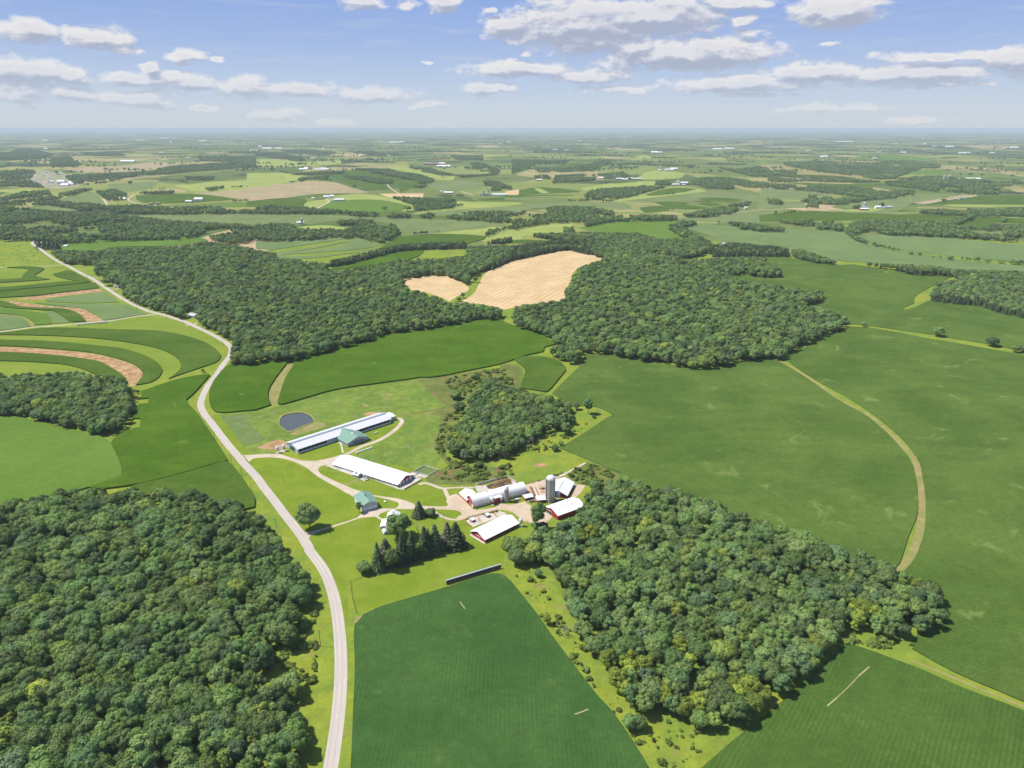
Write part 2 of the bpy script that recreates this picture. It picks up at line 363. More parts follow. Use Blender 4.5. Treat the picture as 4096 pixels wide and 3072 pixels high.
def strip(name, mat, width, *segs, w2=None, k=4, lift=0):     # a ribbon of constant width in metres on the ground
    pts = smooth([gnd(*p) for p in cat(*segs)], False, k); n = len(pts); Lf, Rt = [], []
    for i, (x, y) in enumerate(pts):
        a, b_ = pts[max(0, i - 1)], pts[min(n - 1, i + 1)]
        dx, dy = b_[0] - a[0], b_[1] - a[1]; l = math.hypot(dx, dy) or 1
        w = (width + (w2 - width) * i / (n - 1) if w2 else width) / 2
        Lf.append((x - dy / l * w, y + dx / l * w)); Rt.append((x + dy / l * w, y - dx / l * w))
    LAND.append((name, mat, lift, [proj(x, y, 0)[:2] for x, y in Lf + Rt[::-1]]))
    return pts

area('farmland', 'farmland', 0, ('P', [(-2480, 1010), (600, 1000), (1500, 1010), (3000, 960), (6580, 1040), (6580, 505), (-2480, 505)]), k=1)
# --- far valley: pastures, bare fields and contour strips
FAR = [
 ('hay_field', 'hay', 'M', [(0, 555), (250, 548), (400, 575), (200, 590), (0, 575)]),
 ('crop_field', 'soy_dull', 'M', [(490, 660), (620, 610), (780, 580), (840, 600), (920, 690), (700, 680)]),
 ('crop_field', 'soy_dull', 'M', [(180, 715), (400, 690), (600, 700), (800, 715), (620, 745), (350, 745)]),
 ('fallow_field', 'fallow', 'M', [(470, 390), (800, 365), (1100, 345), (1350, 318), (1500, 335), (1530, 355), (1300, 390), (1000, 410), (720, 415), (540, 385)]),
 ('crop_field', 'corn', 'M', [(1170, 610), (1500, 590), (1800, 605), (2060, 640), (1700, 670), (1290, 680), (1180, 650)]),
 ('crop_field', 'soy_dull', 'M', [(930, 510), (1300, 490), (1380, 490), (1250, 560), (1000, 585), (930, 560)]),
 ('bare_field', 'fallow', 'M', [(1290, 570), (1500, 545), (1600, 560), (1610, 578), (1400, 585)]),
 ('hay_field', 'hay', 'M', [(1480, 520), (1850, 495), (2212, 478), (2212, 545), (1900, 570), (1640, 565), (1560, 530)]),
 ('bare_field', 'fallow', 'M', [(1660, 590), (1950, 568), (2212, 545), (2212, 660), (2040, 632), (1850, 605)]),
 ('bare_field', 'dry_grass', 'M', [(1900, 712), (2100, 708), (2330, 712), (2300, 730), (2100, 738), (1930, 738)]),
 ('crop_field', 'corn_pale', 'M', [(1800, 698), (2000, 680), (2212, 662), (2212, 712), (1900, 712)]),
 ('bare_field', 'fallow', 'N', [(0, 540), (300, 500), (500, 488), (700, 505), (820, 545), (980, 578), (900, 585), (500, 595), (200, 640), (0, 658)]),
 ('crop_field', 'corn', 'N', [(0, 660), (250, 630), (440, 640), (450, 665), (400, 705), (100, 705), (0, 710)]),
 ('hay_field', 'hay', 'N', [(0, 420), (230, 415), (420, 440), (350, 480), (150, 520), (0, 540)]),
 ('meadow_field', 'hay', 'N', [(0, 290), (150, 298), (400, 322), (730, 300), (740, 330), (500, 350), (300, 350), (0, 368)]),
 ('meadow_field', 'hay', 'N', [(440, 660), (620, 640), (640, 652), (530, 722), (410, 712)]),
 ('crop_field', 'corn_pale', 'N', [(560, 715), (650, 655), (850, 642), (955, 725), (930, 745), (700, 735)]),
 ('crop_field', 'corn_pale', 'N', [(880, 640), (1100, 650), (1260, 690), (1340, 700), (1180, 740), (960, 740)]),
 ('hay_field', 'hay', 'N', [(600, 620), (900, 590), (1150, 625), (1350, 680), (1360, 740), (1250, 745), (1330, 700), (1100, 648), (860, 640), (650, 650)]),
 ('crop_field', 'corn', 'N', [(640, 430), (860, 400), (900, 440), (1200, 560), (1000, 560), (700, 480)]),
 ('crop_field', 'corn', 'N', [(760, 405), (1000, 375), (1300, 420), (1540, 480), (1350, 545), (1250, 585), (1200, 500), (1000, 455)]),
 ('hay_field', 'hay', 'N', [(1130, 375), (1300, 350), (1500, 385), (1720, 440), (1700, 470), (1560, 470), (1350, 420)]),
 ('crop_field', 'soy_dull', 'N', [(1500, 500), (1800, 470), (1960, 545), (1780, 565), (1600, 560), (1500, 545)]),
 ('bare_field', 'straw', 'N', [(1060, 590), (1450, 590), (1440, 625), (1180, 628)]),
 ('hay_field', 'hay', 'N', [(1740, 650), (2000, 660), (2212, 665), (2212, 680), (1900, 735), (1600, 765), (1350, 770), (1450, 735), (1700, 720)]),
 ('crop_field', 'corn', 'N', [(1890, 635), (2212, 610), (2212, 645), (1980, 650)]),
 ('crop_field', 'soy_dull', 'N', [(1330, 770), (1800, 725), (2212, 690), (2212, 745), (1800, 775), (1500, 780)]),
 ('bare_field', 'straw', 'O', [(0, 568), (60, 552), (70, 590), (20, 610), (0, 600)]),
 ('crop_field', 'corn', 'O', [(60, 560), (250, 535), (580, 560), (590, 575), (250, 595), (60, 600)]),
 ('hay_field', 'hay', 'O', [(190, 548), (240, 545), (320, 580), (260, 588)]),
 ('crop_field', 'corn', 'O', [(0, 605), (520, 598), (540, 605), (0, 618)]),
 ('crop_field', 'soy_dull', 'O', [(0, 625), (370, 628), (300, 640), (0, 642)]),
 ('hay_field', 'hay', 'O', [(820, 510), (1100, 485), (1240, 480), (1230, 525), (1000, 545), (760, 545), (640, 565), (600, 540)]),
 ('crop_field', 'corn', 'O', [(830, 505), (950, 485), (1100, 490), (900, 510)]),
 ('hay_field', 'hay', 'O', [(1150, 410), (1250, 400), (1500, 420), (1450, 450), (1130, 470), (1090, 440)]),
 ('hay_field', 'hay', 'O', [(740, 655), (1000, 620), (1350, 540), (1500, 535), (1640, 560), (1690, 575), (1300, 610), (1000, 640), (820, 665)]),
 ('crop_field', 'corn', 'O', [(1150, 595), (1400, 545), (1600, 555), (1500, 580), (1200, 605)]),
 ('crop_field', 'soy_dull', 'O', [(130, 680), (500, 660), (940, 655), (1040, 700), (950, 730), (500, 700), (0, 740), (0, 710)]),
 ('crop_field', 'soy_dull', 'O', [(950, 650), (1300, 620), (1700, 575), (2100, 600), (2212, 630), (2000, 660), (1600, 640), (1200, 650)]),
 ('crop_field', 'corn', 'O', [(1100, 705), (1290, 690), (1370, 735), (1150, 755)]),
 ('crop_field', 'corn', 'O', [(1220, 650), (1480, 655), (1530, 670), (1390, 730), (1300, 690)]),
 ('crop_field', 'corn', 'O', [(1420, 725), (1500, 685), (1690, 712), (1600, 730)]),
 ('crop_field', 'corn', 'O', [(1600, 665), (1750, 660), (1810, 690), (1700, 700)]),
 ('crop_field', 'corn', 'O', [(1600, 620), (1850, 618), (2000, 640), (1900, 665), (1650, 640)]),
 ('crop_field', 'corn', 'O', [(390, 360), (560, 330), (650, 345), (560, 385), (420, 385)]),
 ('hay_field', 'hay', 'O', [(1000, 280), (1150, 262), (1220, 285), (1060, 300)]),
 ('crop_field', 'soy_dull', 'O', [(1440, 800), (1900, 765), (2212, 742), (2212, 850), (1850, 850), (1600, 835), (1430, 825)]),
 ('hay_field', 'hay', 'O', [(0, 925), (200, 880), (350, 860), (550, 850), (450, 900), (460, 940), (200, 950), (0, 978)]),
 ('crop_field', 'corn_pale', 'O', [(565, 890), (700, 860), (900, 822), (1100, 817), (1440, 823), (1350, 885), (1400, 940), (1560, 1000), (1450, 1040), (1250, 1000), (1000, 950), (720, 925)]),
 ('hay_field', 'dry_grass', 'Q', [(-90, 362), (0, 345), (120, 345), (250, 378), (420, 385), (480, 410), (200, 400), (-110, 392)]),
 ('meadow_field', 'dry_grass', 'Q', [(190, 408), (560, 410), (1080, 480), (1060, 495), (700, 452), (540, 430), (240, 425)]),
 ('crop_field', 'corn_pale', 'Q', [(700, 285), (950, 252), (1150, 262), (1440, 300), (1200, 310), (780, 300)]),
 ('crop_field', 'soy_dull', 'Q', [(0, 552), (300, 560), (560, 605), (450, 640), (200, 640), (0, 610)]),
 ('crop_field', 'soy_dull', 'Q', [(0, 650), (300, 660), (330, 720), (0, 725)]),
 ('crop_field', 'corn', 'Q', [(120, 500), (600, 510), (930, 520), (900, 550), (780, 545), (400, 525)]),
 ('crop_field', 'soy_dull', 'Q', [(560, 690), (900, 650), (1250, 600), (1700, 590), (1250, 670), (1140, 740), (900, 770), (700, 720)]),
 ('bare_field', 'fallow', 'Q', [(1240, 670), (1400, 645), (1700, 597), (1815, 605), (1560, 655), (1380, 678)]),
 ('crop_field', 'corn', 'Q', [(1370, 680), (1700, 620), (2212, 605), (2212, 690), (1500, 690)]),
 ('hay_field', 'hay', 'Q', [(1500, 690), (1640, 680), (2212, 685), (2212, 695), (1600, 700)]),
 ('bare_field', 'dry_grass', 'Q', [(1280, 712), (1600, 712), (1990, 720), (1900, 730), (1300, 728)]),
 ('hay_field', 'dry_grass', 'Q', [(2020, 535), (2130, 520), (2212, 540), (2212, 558), (2060, 552)]),
 ('crop_field', 'corn', 'Q', [(0, 780), (350, 745), (740, 770), (1100, 780), (1680, 785), (1600, 840), (1300, 830), (700, 830), (0, 842)]),
 ('crop_field', 'soy_dull', 'Q', [(470, 740), (900, 755), (1260, 780), (740, 768)]),
 ('hay_field', 'hay', 'Q', [(600, 745), (880, 720), (1000, 730), (900, 755), (700, 755)]),
 ('crop_field', 'corn', 'Q', [(1590, 890), (1800, 800), (2212, 805), (2212, 860), (1950, 850), (1850, 905)]),
 ('crop_field', 'corn_pale', 'Q', [(1180, 425), (1400, 380), (1540, 400), (1500, 425)]),
 ('crop_field', 'soy_dull', 'M', [(980, 785), (1500, 772), (2212, 763), (2212, 858), (2060, 862), (1800, 852), (1300, 805)]),
 ('crop_field', 'soy_dull', 'N', [(0, 768), (500, 775), (1000, 795), (1500, 815), (1900, 830), (2140, 855), (1900, 905), (1500, 945), (1250, 935), (1200, 860), (900, 820), (640, 830), (430, 862), (0, 862)]),
 ('meadow_field', 'hay', 'N', [(360, 885), (500, 870), (640, 870), (790, 888), (780, 910), (360, 920)]),
 ('hay_field', 'hay', 'N', [(1500, 945), (1700, 920), (1950, 895), (2100, 880), (2212, 930), (2212, 985), (2000, 1005), (1940, 1000), (1990, 960), (1700, 955)]),
]
for nm, mt, c, pts in FAR:                                 # neighbouring survey sheets overlap a little
    pts = [((x + 70 + (y * 7) % 40) if x == 2212 and c != 'Q' else (-60 - (y * 5) % 40) if x == 0 and c != 'M' else x, y) for x, y in pts]
    area(nm, {'hay': 'hay_far', 'soy_dull': 'crop_far'}.get(mt, mt), 0, (c, pts), k=2)
# far lanes
for w, c, pts in [(7, 'M', [(1705, 716), (1400, 708), (1250, 695), (1110, 655), (1130, 625), (1165, 602)]), (7, 'M', [(925, 690), (890, 635)]), (8, 'M', [(820, 508), (1000, 495), (1380, 478)]),
                  (9, 'M', [(335, 415), (390, 465), (440, 515)]), (9, 'M', [(530, 460), (600, 520)]), (8, 'M', [(600, 288), (660, 275), (640, 240)]), (7, 'M', [(300, 235), (500, 228), (575, 210)]), (8, 'M', [(460, 378), (720, 350), (880, 350)]),
                  (8, 'N', [(527, 720), (590, 685), (635, 655), (600, 635)]), (7, 'N', [(1135, 508), (1160, 545), (1235, 590), (1460, 582)]), (8, 'N', [(1870, 508), (2212, 495)]), (7, 'N', [(1760, 565), (1880, 605)]),
                  (8, 'O', [(0, 492), (200, 480), (290, 470)]), (8, 'O', [(100, 405), (200, 425)]), (8, 'O', [(1800, 768), (2060, 742), (2212, 732)]), (8, 'O', [(1410, 505), (1440, 480), (1430, 470)]), (8, 'O', [(960, 265), (1110, 258)]), (9, 'O', [(1920, 372), (2040, 362)]),
                  (8, 'Q', [(0, 735), (150, 728), (360, 725)]), (8, 'Q', [(1290, 685), (1560, 640), (1810, 605)]), (9, 'Q', [(1160, 250), (1290, 230)]), (10, 'Q', [(0, 200), (200, 180)]), (10, 'Q', [(1700, 190), (1980, 170)])]:
    strip('road', 'gravel', w, (c, pts), k=2)
area('village_ground', 'village_ground', 0, ('M', [(150, 420), (330, 395), (520, 420), (650, 430), (690, 520), (500, 545), (330, 520), (200, 470)]), k=2)

# --- middle distance
area('crop_field', 'soy_dull', .9, ('V', [(0, 145), (400, 125), (650, 115), (860, 110), (940, 130), (1000, 160), (1100, 172), (1190, 120), (1225, 108), (1180, 140), (1060, 205), (700, 265), (300, 303), (170, 290), (170, 240), (100, 215), (0, 205)]))
area('hay_field', 'hay', 0, ('V', [(100, 222), (500, 165), (840, 112), (862, 118), (650, 165), (200, 238)]))
area('hay_field', 'hay', 0, ('V', [(220, 262), (600, 235), (900, 212), (1100, 170), (1222, 110), (1180, 135), (1060, 200), (700, 252), (300, 275)]))
area('hay_field', 'hay', 0, ('V', [(300, 238), (600, 190), (800, 150), (830, 158), (620, 205)]))
area('crop_field', 'corn', 1.5, ('V', [(1210, 112), (1350, 95), (1600, 80), (1800, 85), (1990, 100), (1970, 125), (1850, 155), (1800, 180), (1500, 185), (1250, 200), (1060, 210)]))
area('meadow_field', 'meadow', 0, ('V', [(1370, 285), (1430, 240), (1450, 215), (1810, 210), (1820, 260), (1600, 300)]))
area('crop_field', 'corn_bright', 1.5, ('V', [(655, 372), (900, 310), (1150, 240), (1280, 215), (1430, 212), (1448, 230), (1390, 280), (1200, 330), (1000, 350), (660, 395)]))
strip('road', 'gravel', 6, ('V', [(1220, 230), (1440, 211), (1800, 208), (1900, 195), (2120, 155), (2212, 150)]))
area('crop_field', 'corn', .9, ('W', [(0, 135), (150, 128), (330, 140), (400, 150), (250, 155), (0, 160)]))
area('straw_field', 'straw', 0, ('V', [(1268, 470), (1400, 450), (1560, 435), (1640, 440), (1750, 480), (1840, 540), (1830, 570), (1750, 610), (1670, 662), (1600, 625), (1450, 580), (1310, 550)]))
area('straw_field', 'straw', 0, ('W', [(0, 300), (250, 240), (470, 200), (500, 200), (640, 240), (800, 285), (795, 300), (700, 325), (600, 355), (540, 400), (510, 450), (515, 490), (460, 560), (455, 600), (470, 640), (400, 660), (200, 680), (100, 690), (-100, 735), (-220, 690), (-450, 670), (-420, 650), (-330, 590), (-290, 520), (-250, 440), (-190, 390)]))
area('crop_field', 'soy_dull', .8, ('F', [(1475, 492), (1500, 487), (1560, 488), (1650, 494), (1780, 498), (1830, 505), (1880, 530), (1960, 545), (2212, 575), (2600, 590), (2600, 606), (2212, 587), (2000, 580), (1880, 568), (1780, 560), (1720, 545), (1640, 533), (1560, 528), (1540, 512)]))
area('crop_field', 'soy_dull', .8, ('X', [(780, 90), (1100, 85), (1600, 115), (2212, 170), (2900, 200), (2900, 330), (2212, 330), (1600, 270), (1150, 220), (900, 160)]))
area('wild_flowers', 'hay', 0, ('X', [(1560, 113), (1800, 118), (2212, 150), (2700, 170), (2212, 172), (1800, 138)]))
area('crop_field', 'soy_big', .8, ('X', [(0, 275), (100, 270), (300, 310), (600, 345), (760, 345), (1240, 430), (1590, 450), (1400, 540), (1285, 605), (1262, 640), (1262, 675), (1160, 725), (1200, 730), (1300, 700), (1380, 660), (1500, 655), (1850, 690), (2000, 750), (2212, 800), (3100, 960), (3100, 1400), (2212, 1100), (1500, 965), (1100, 905), (750, 860), (500, 860), (-400, 740), (-700, 600), (-400, 400)]))
strip('farm_track', 'meadow', 5, ('X', [(745, 862), (1100, 908), (1500, 967), (2100, 1085), (2212, 1105)]))
area('crop_field', 'soy_big', .8, ('F', [(1695, 777), (1770, 735), (1848, 706), (2000, 731), (2212, 768), (2900, 900), (2900, 1820), (2212, 1517), (2060, 1452), (1962, 1397), (1990, 1360), (1900, 1300), (1940, 1240), (1970, 1206), (1993, 1150), (1999, 1090), (1991, 1030), (1971, 975), (1919, 922), (1845, 868), (1762, 822)]))
area('crop_field', 'soy_big', .8, ('W', [(345, 1460), (440, 1360), (590, 1215), (625, 1125), (700, 1112), (850, 1115), (1000, 1145), (1350, 1205), (1500, 1235), (1620, 1250), (1720, 1245), (1900, 1200), (2212, 1168)]), ('X', [(80, 1168), (200, 1235), (400, 1370), (560, 1480), (750, 1590), (890, 1665)]), ('F', [(1960, 985), (1979, 1040), (1984, 1100), (1962, 1160), (1930, 1240), (1850, 1300), (1400, 1200), (1335, 1034), (1208, 968), (1260, 938), (1322, 895), (1290, 880), (1240, 875)]))
strip('farm_track', 'dry_grass', 5.5, ('X', [(80, 1165), (200, 1230), (330, 1310), (450, 1390), (560, 1470), (700, 1555), (900, 1668)]), ('F', [(1968, 982), (1985, 1030), (1991, 1090), (1986, 1150), (1965, 1205), (1932, 1242)]))
# north fields of the farm
area('crop_field', 'corn_bright', 1.7, ('V', [(320, 1172), (500, 1120), (700, 1070), (900, 1000), (1100, 940), (1300, 920), (1500, 890), (1750, 850), (1950, 820), (2100, 815), (2160, 850)]), ('W', [(100, 905), (250, 960), (340, 1010), (395, 1030), (280, 1060), (270, 1100), (220, 1110), (110, 1135), (20, 1165)]), ('V', [(2100, 1208), (1900, 1250), (1600, 1310), (1400, 1330), (1150, 1360), (900, 1400), (600, 1470), (400, 1520), (230, 1558), (190, 1550), (182, 1500), (230, 1350), (300, 1250), (330, 1205)]))
area('crop_field', 'corn_bright', 1.7, ('V', [(0, 1193), (180, 1185), (270, 1195), (220, 1260), (160, 1340), (110, 1430), (105, 1500), (130, 1560), (0, 1603)]), ('F', [(540, 888), (480, 893), (460, 886), (452, 865), (455, 840), (468, 815), (485, 797), (500, 788)]))
area('grass_waterway', 'dry_grass', 0, ('V', [(275, 1195), (320, 1190), (326, 1215), (255, 1330), (198, 1500), (178, 1560), (132, 1560), (108, 1500), (114, 1430), (224, 1260)]))
area('crop_field', 'corn', 1.6, ('W', [(20, 1168), (110, 1142), (300, 1150), (400, 1180), (450, 1220), (465, 1260), (400, 1340), (310, 1440), (250, 1440), (70, 1410), (75, 1380), (110, 1290), (105, 1240), (60, 1200)]))
area('grass_waterway', 'hay', 0, ('W', [(470, 1215), (575, 1213), (440, 1350), (338, 1460), (314, 1440), (405, 1340), (470, 1258)]))
# west side of the road: contour strips
area('meadow_field', 'meadow', 0, ('L', [(-900, 245), (0, 240), (270, 238), (262, 262), (320, 325), (400, 380), (470, 440), (500, 452), (350, 462), (0, 470), (-900, 500)]))
area('crop_field', 'corn_pale', 1.2, ('L', [(520, 300), (600, 268), (800, 245), (1300, 230), (1600, 222), (1750, 228), (1800, 245), (1700, 265), (1500, 290), (1000, 300), (900, 330), (700, 340), (450, 318)]))
area('hay_field', 'hay', 0, ('L', [(-900, 480), (0, 472), (500, 462), (600, 492), (720, 548), (830, 630), (960, 710), (1060, 785), (1200, 845), (1320, 880), (900, 938), (280, 985), (0, 1025), (-900, 1080)]))
W_ = [('corn', 1.6, [(60, 478), (200, 470), (350, 475), (385, 490), (340, 520), (295, 545), (350, 565), (430, 582), (200, 597), (0, 608), (-900, 620), (-900, 590), (0, 582), (185, 572), (200, 545), (255, 495), (200, 484)]),
      ('corn', 1.6, [(455, 535), (540, 515), (600, 502), (680, 540), (790, 600), (640, 590), (500, 560)]),
      ('corn', 1.6, [(-900, 680), (0, 650), (300, 625), (640, 595), (790, 602), (700, 615), (400, 645), (0, 680), (-900, 720)]),
      ('corn', 1.6, [(-900, 730), (0, 685), (400, 652), (815, 612), (855, 655), (600, 688), (350, 718), (0, 740), (-900, 790)]),
      ('soil', 0, [(100, 748), (300, 725), (500, 698), (855, 660), (895, 685), (700, 702), (450, 735), (300, 755)]),
      ('soy_dull', .8, [(390, 757), (600, 722), (890, 690), (950, 720), (1030, 778), (700, 785), (400, 770)]),
      ('soy_dull', .8, [(300, 782), (700, 795), (1050, 795), (1150, 833), (1270, 880), (1100, 905), (905, 933), (850, 890), (790, 868), (700, 828), (500, 810)]),
      ('soil', 0, [(30, 760), (150, 770), (350, 800), (560, 820), (700, 830), (790, 870), (900, 935), (745, 943), (700, 890), (620, 850), (500, 830), (200, 820), (80, 782)]),
      ('corn', 1.6, [(0, 770), (80, 782), (200, 820), (500, 832), (620, 852), (700, 892), (743, 943), (612, 948), (540, 900), (460, 852), (400, 850), (60, 825), (0, 815)]),
      ('corn_pale', 1.2, [(0, 830), (200, 850), (380, 880), (440, 930), (450, 965), (300, 975), (290, 950), (240, 920), (150, 890), (0, 878)]),
      ('soy_dull', .8, [(450, 860), (540, 905), (605, 952), (465, 960), (445, 920), (380, 872)]),
      ('soy_dull', .8, [(-900, 880), (0, 890), (150, 905), (230, 940), (265, 988), (0, 1020), (-900, 1060)])]
for mt, lf, pts in W_: area('contour_strip', mt, lf, ('L', pts))
area('hay_field', 'hay', 0, ('L', [(-900, 1100), (0, 1045), (300, 1000), (600, 985), (930, 962), (1330, 890), (1500, 925), (1700, 1008), (1880, 1100), (1960, 1180), (1955, 1250), (1870, 1330), (1700, 1378), (1460, 1445), (1290, 1478), (1130, 1515), (1100, 1440), (0, 1395), (-900, 1400)]))
W2 = [('corn', 1.3, [(-900, 1060), (0, 1045), (300, 1010), (560, 1000), (1000, 1015), (1350, 1025), (1600, 1070), (1780, 1130), (1880, 1200), (1910, 1240), (1880, 1290), (1780, 1330), (1600, 1390), (1460, 1440), (1540, 1380), (1570, 1330), (1540, 1270), (1450, 1210), (1300, 1160), (1000, 1110), (600, 1075), (0, 1060), (-900, 1070)]),
      ('corn', 1.3, [(-900, 1110), (0, 1105), (400, 1115), (800, 1150), (1050, 1180), (1250, 1240), (1370, 1310), (1405, 1370), (1370, 1430), (1290, 1475), (1175, 1495), (1230, 1420), (1225, 1370), (1150, 1310), (1000, 1260), (800, 1215), (500, 1185), (0, 1155), (-900, 1150)]),
      ('soil', 0, [(-900, 1155), (0, 1160), (500, 1190), (800, 1220), (1000, 1265), (1150, 1315), (1225, 1375), (1230, 1420), (1160, 1500), (1120, 1500), (1100, 1440), (1050, 1400), (960, 1340), (850, 1290), (600, 1245), (0, 1205), (-900, 1200)]),
      ('corn', 1.3, [(-900, 1205), (0, 1210), (500, 1240), (850, 1290), (960, 1345), (1050, 1400), (1090, 1440), (850, 1410), (700, 1350), (500, 1310), (0, 1285), (-900, 1290)])]
for mt, lf, pts in W2: area('contour_strip', mt, lf, ('L', pts))
area('crop_field', 'corn_bright', 1.7, ('R', [(1222, 150), (1350, 105), (1500, 55), (1660, 20), (1800, 0), (1812, 8), (1690, 150), (1612, 220), (1622, 250), (1712, 350), (1860, 570), (1968, 745), (1880, 768), (1500, 878), (1200, 948), (900, 990), (760, 980), (1060, 880), (1050, 800), (960, 600), (1000, 545), (1100, 490), (1212, 460), (1215, 385), (1150, 380), (1200, 260), (1283, 255), (1287, 205), (1220, 212)]))
area('crop_field', 'corn_pale', 1.6, ('R', [(-1500, 420), (0, 370), (100, 365), (300, 400), (500, 450), (800, 520), (880, 545), (958, 598), (1048, 800), (1055, 880), (760, 980), (400, 1080), (0, 1140), (-1500, 1500)]))
area('crop_field', 'corn', 1.6, ('R', [(1970, 757), (2060, 850), (2130, 950), (2200, 1070), (2200, 1150), (1900, 1200), (1200, 1050), (1150, 965), (1230, 945), (1500, 883), (1880, 772)]))
# foreground
area('crop_field', 'soy', .8, ('S', [(765, 545), (790, 515), (830, 490), (960, 430), (1150, 375), (1450, 287), (1640, 227), (1780, 187), (1860, 188), (1900, 207), (1948, 252)]), ('T', [(190, 490), (330, 690), (640, 1100), (760, 1230), (900, 1430), (1040, 1659), (1300, 2100)]), ('S', [(680, 2100), (720, 1659), (740, 1200), (752, 900), (744, 650), (750, 585)]))
area('crop_field', 'soy_diag', .8, ('U', [(612, 728), (740, 757), (900, 815), (1100, 885), (1500, 1062), (1948, 1230), (3000, 1700), (3000, 2700), (-1100, 2700)]), ('T', [(1300, 1820), (1450, 1659), (1700, 1440), (1935, 1262)]), ('U', [(230, 1040), (330, 960), (520, 780)]))
area('grass_track', 'hay', 0, ('U', [(640, 690), (800, 700), (1120, 735), (1050, 785), (1075, 835), (1250, 905), (1600, 1055), (1948, 1195), (3000, 1640), (3000, 1690), (1948, 1226), (1500, 1058), (1100, 881), (900, 811), (740, 752)]))
strip('farm_track', 'dry_grass', 1.6, ('U', [(1070, 835), (1250, 905), (1600, 1050), (1948, 1192), (2600, 1470)]))
strip('farm_track', 'dry_grass', 1.0, ('U', [(620, 720), (745, 752), (900, 811), (1100, 883)]))
for w, c, pts in [(.55, 'U', [(768, 897), (690, 965)]), (.3, 'U', [(690, 965), (600, 1060), (525, 1130)]), (.5, 'U', [(525, 1130), (450, 1195)]), (.5, 'T', [(480, 1258), (530, 1240), (580, 1220)]), (.5, 'S', [(1552, 402), (1590, 453)])]:
    strip('bare_row', 'bare_row', w * 1.4, (c, pts), k=2, lift=.78)
# farmstead lawns and paddocks
area('pasture', 'pasture', 0, ('A', [(120, 345), (330, 332), (620, 282), (850, 222), (1200, 125), (1700, 60), (2000, 30), (2212, 200), (2150, 400), (2080, 700), (2050, 780), (1800, 830), (1500, 760), (1330, 690), (1500, 620), (1760, 450), (1760, 350), (1600, 330), (1300, 420), (730, 590), (500, 620), (660, 680), (450, 690), (300, 560)]))
area('scrub_patch', 'scrub', 0, ('V', [(1400, 1340), (1900, 1265), (2200, 1215), (2212, 1500), (2000, 1659), (1500, 1640), (1640, 1560), (1480, 1420)]))
area('scrub_patch', 'scrub', 0, ('W', [(-100, 1200), (0, 1205), (90, 1235), (100, 1290), (60, 1400), (-100, 1420)]))
area('scrub_patch', 'scrub', 0, ('B', [(350, 320), (480, 330), (520, 420), (420, 560), (400, 700), (600, 780), (900, 800), (930, 880), (680, 930), (600, 950), (260, 940), (200, 900), (330, 830), (420, 780), (330, 680), (300, 560), (340, 460)]))
area('meadow_field', 'meadow', 0, ('B', [(1000, 650), (1250, 500), (1450, 460), (1550, 350), (1700, 330), (1850, 345), (1700, 420), (1370, 610), (1400, 680), (1600, 750), (1420, 850), (1100, 930), (950, 900), (900, 790), (780, 700)]))
area('scrub_patch', 'scrub', 0, ('B', [(1440, 850), (1620, 755), (1900, 850), (1900, 900), (1700, 960), (1600, 950), (1500, 930)]))
area('lawn', 'lawn', 0, ('A', [(428, 748), (470, 722), (600, 710), (720, 735), (850, 775), (1000, 820), (1300, 840), (1500, 760), (1900, 830), (2000, 960), (2212, 960)]), ('C', [(-100, 350), (560, 340), (600, 420), (500, 640), (850, 700), (1020, 740), (1130, 860), (1400, 950), (1100, 1200)]), ('S', [(1880, 100), (1900, 190), (1780, 180), (1450, 270), (1250, 340), (1130, 372), (950, 420), (820, 470), (755, 480), (735, 380), (725, 245), (700, 300), (700, 520), (670, 500), (640, 330), (590, 200), (460, 0)]), ('A', [(1090, 1659), (930, 1390), (800, 1240), (600, 1000)]))
area('lawn', 'lawn', 0, ('A', [(840, 700), (870, 670), (1180, 585), (1220, 610), (1240, 680), (1100, 720), (1000, 730), (860, 715)]))
area('lawn', 'lawn', 0, ('A', [(1270, 620), (1420, 500), (1710, 410), (1720, 440), (1600, 520), (1450, 570), (1300, 630)]))
area('lawn', 'lawn', 0, ('A', [(115, 350), (190, 365), (330, 560), (440, 685), (380, 685), (250, 560), (160, 430)]))
area('lawn', 'lawn', 0, ('C', [(920, 580), (1050, 540), (1220, 500), (1290, 560), (1050, 610), (960, 610)]))
area('lawn', 'lawn', 0, ('C', [(540, 690), (800, 610), (880, 610), (870, 650), (650, 690)]))
area('weed_patch', 'weeds', 0, ('A', [(185, 370), (360, 345), (470, 460), (570, 560), (450, 600), (380, 600), (290, 500)]))
area('bare_soil', 'soil', 0, ('A', [(490, 628), (560, 598), (640, 565), (700, 558), (760, 590), (730, 640), (640, 645), (560, 640)]))
area('bare_soil', 'dry_grass', 0, ('A', [(770, 508), (880, 455), (1030, 402), (1100, 440), (1010, 470), (900, 500), (830, 520)]))
area('bare_soil', 'soil', 0, ('A', [(1410, 335), (1460, 318), (1540, 322), (1530, 340), (1440, 352)]))
area('bare_soil', 'dry_grass', 0, ('A', [(1395, 248), (1420, 245), (1470, 272), (1440, 275)]))
area('bare_soil', 'dry_grass', 0, ('A', [(1610, 155), (1670, 165), (1660, 185), (1620, 182)]))
area('bare_soil', 'soil', 0, ('B', [(1155, 780), (1180, 765), (1260, 760), (1270, 785), (1180, 797)]))
area('bare_soil', 'dry_grass', 0, ('S', [(752, 505), (820, 498), (780, 545), (750, 570)]))
strip('cattle_path', 'soil', 1.2, ('A', [(2212, 270), (2000, 315), (1800, 345)]))
area('pond_bank', 'dry_grass', 0, ('A', [(688, 440), (683, 380), (720, 335), (830, 312), (900, 316), (968, 348), (992, 400), (890, 448), (780, 492), (715, 460)]))
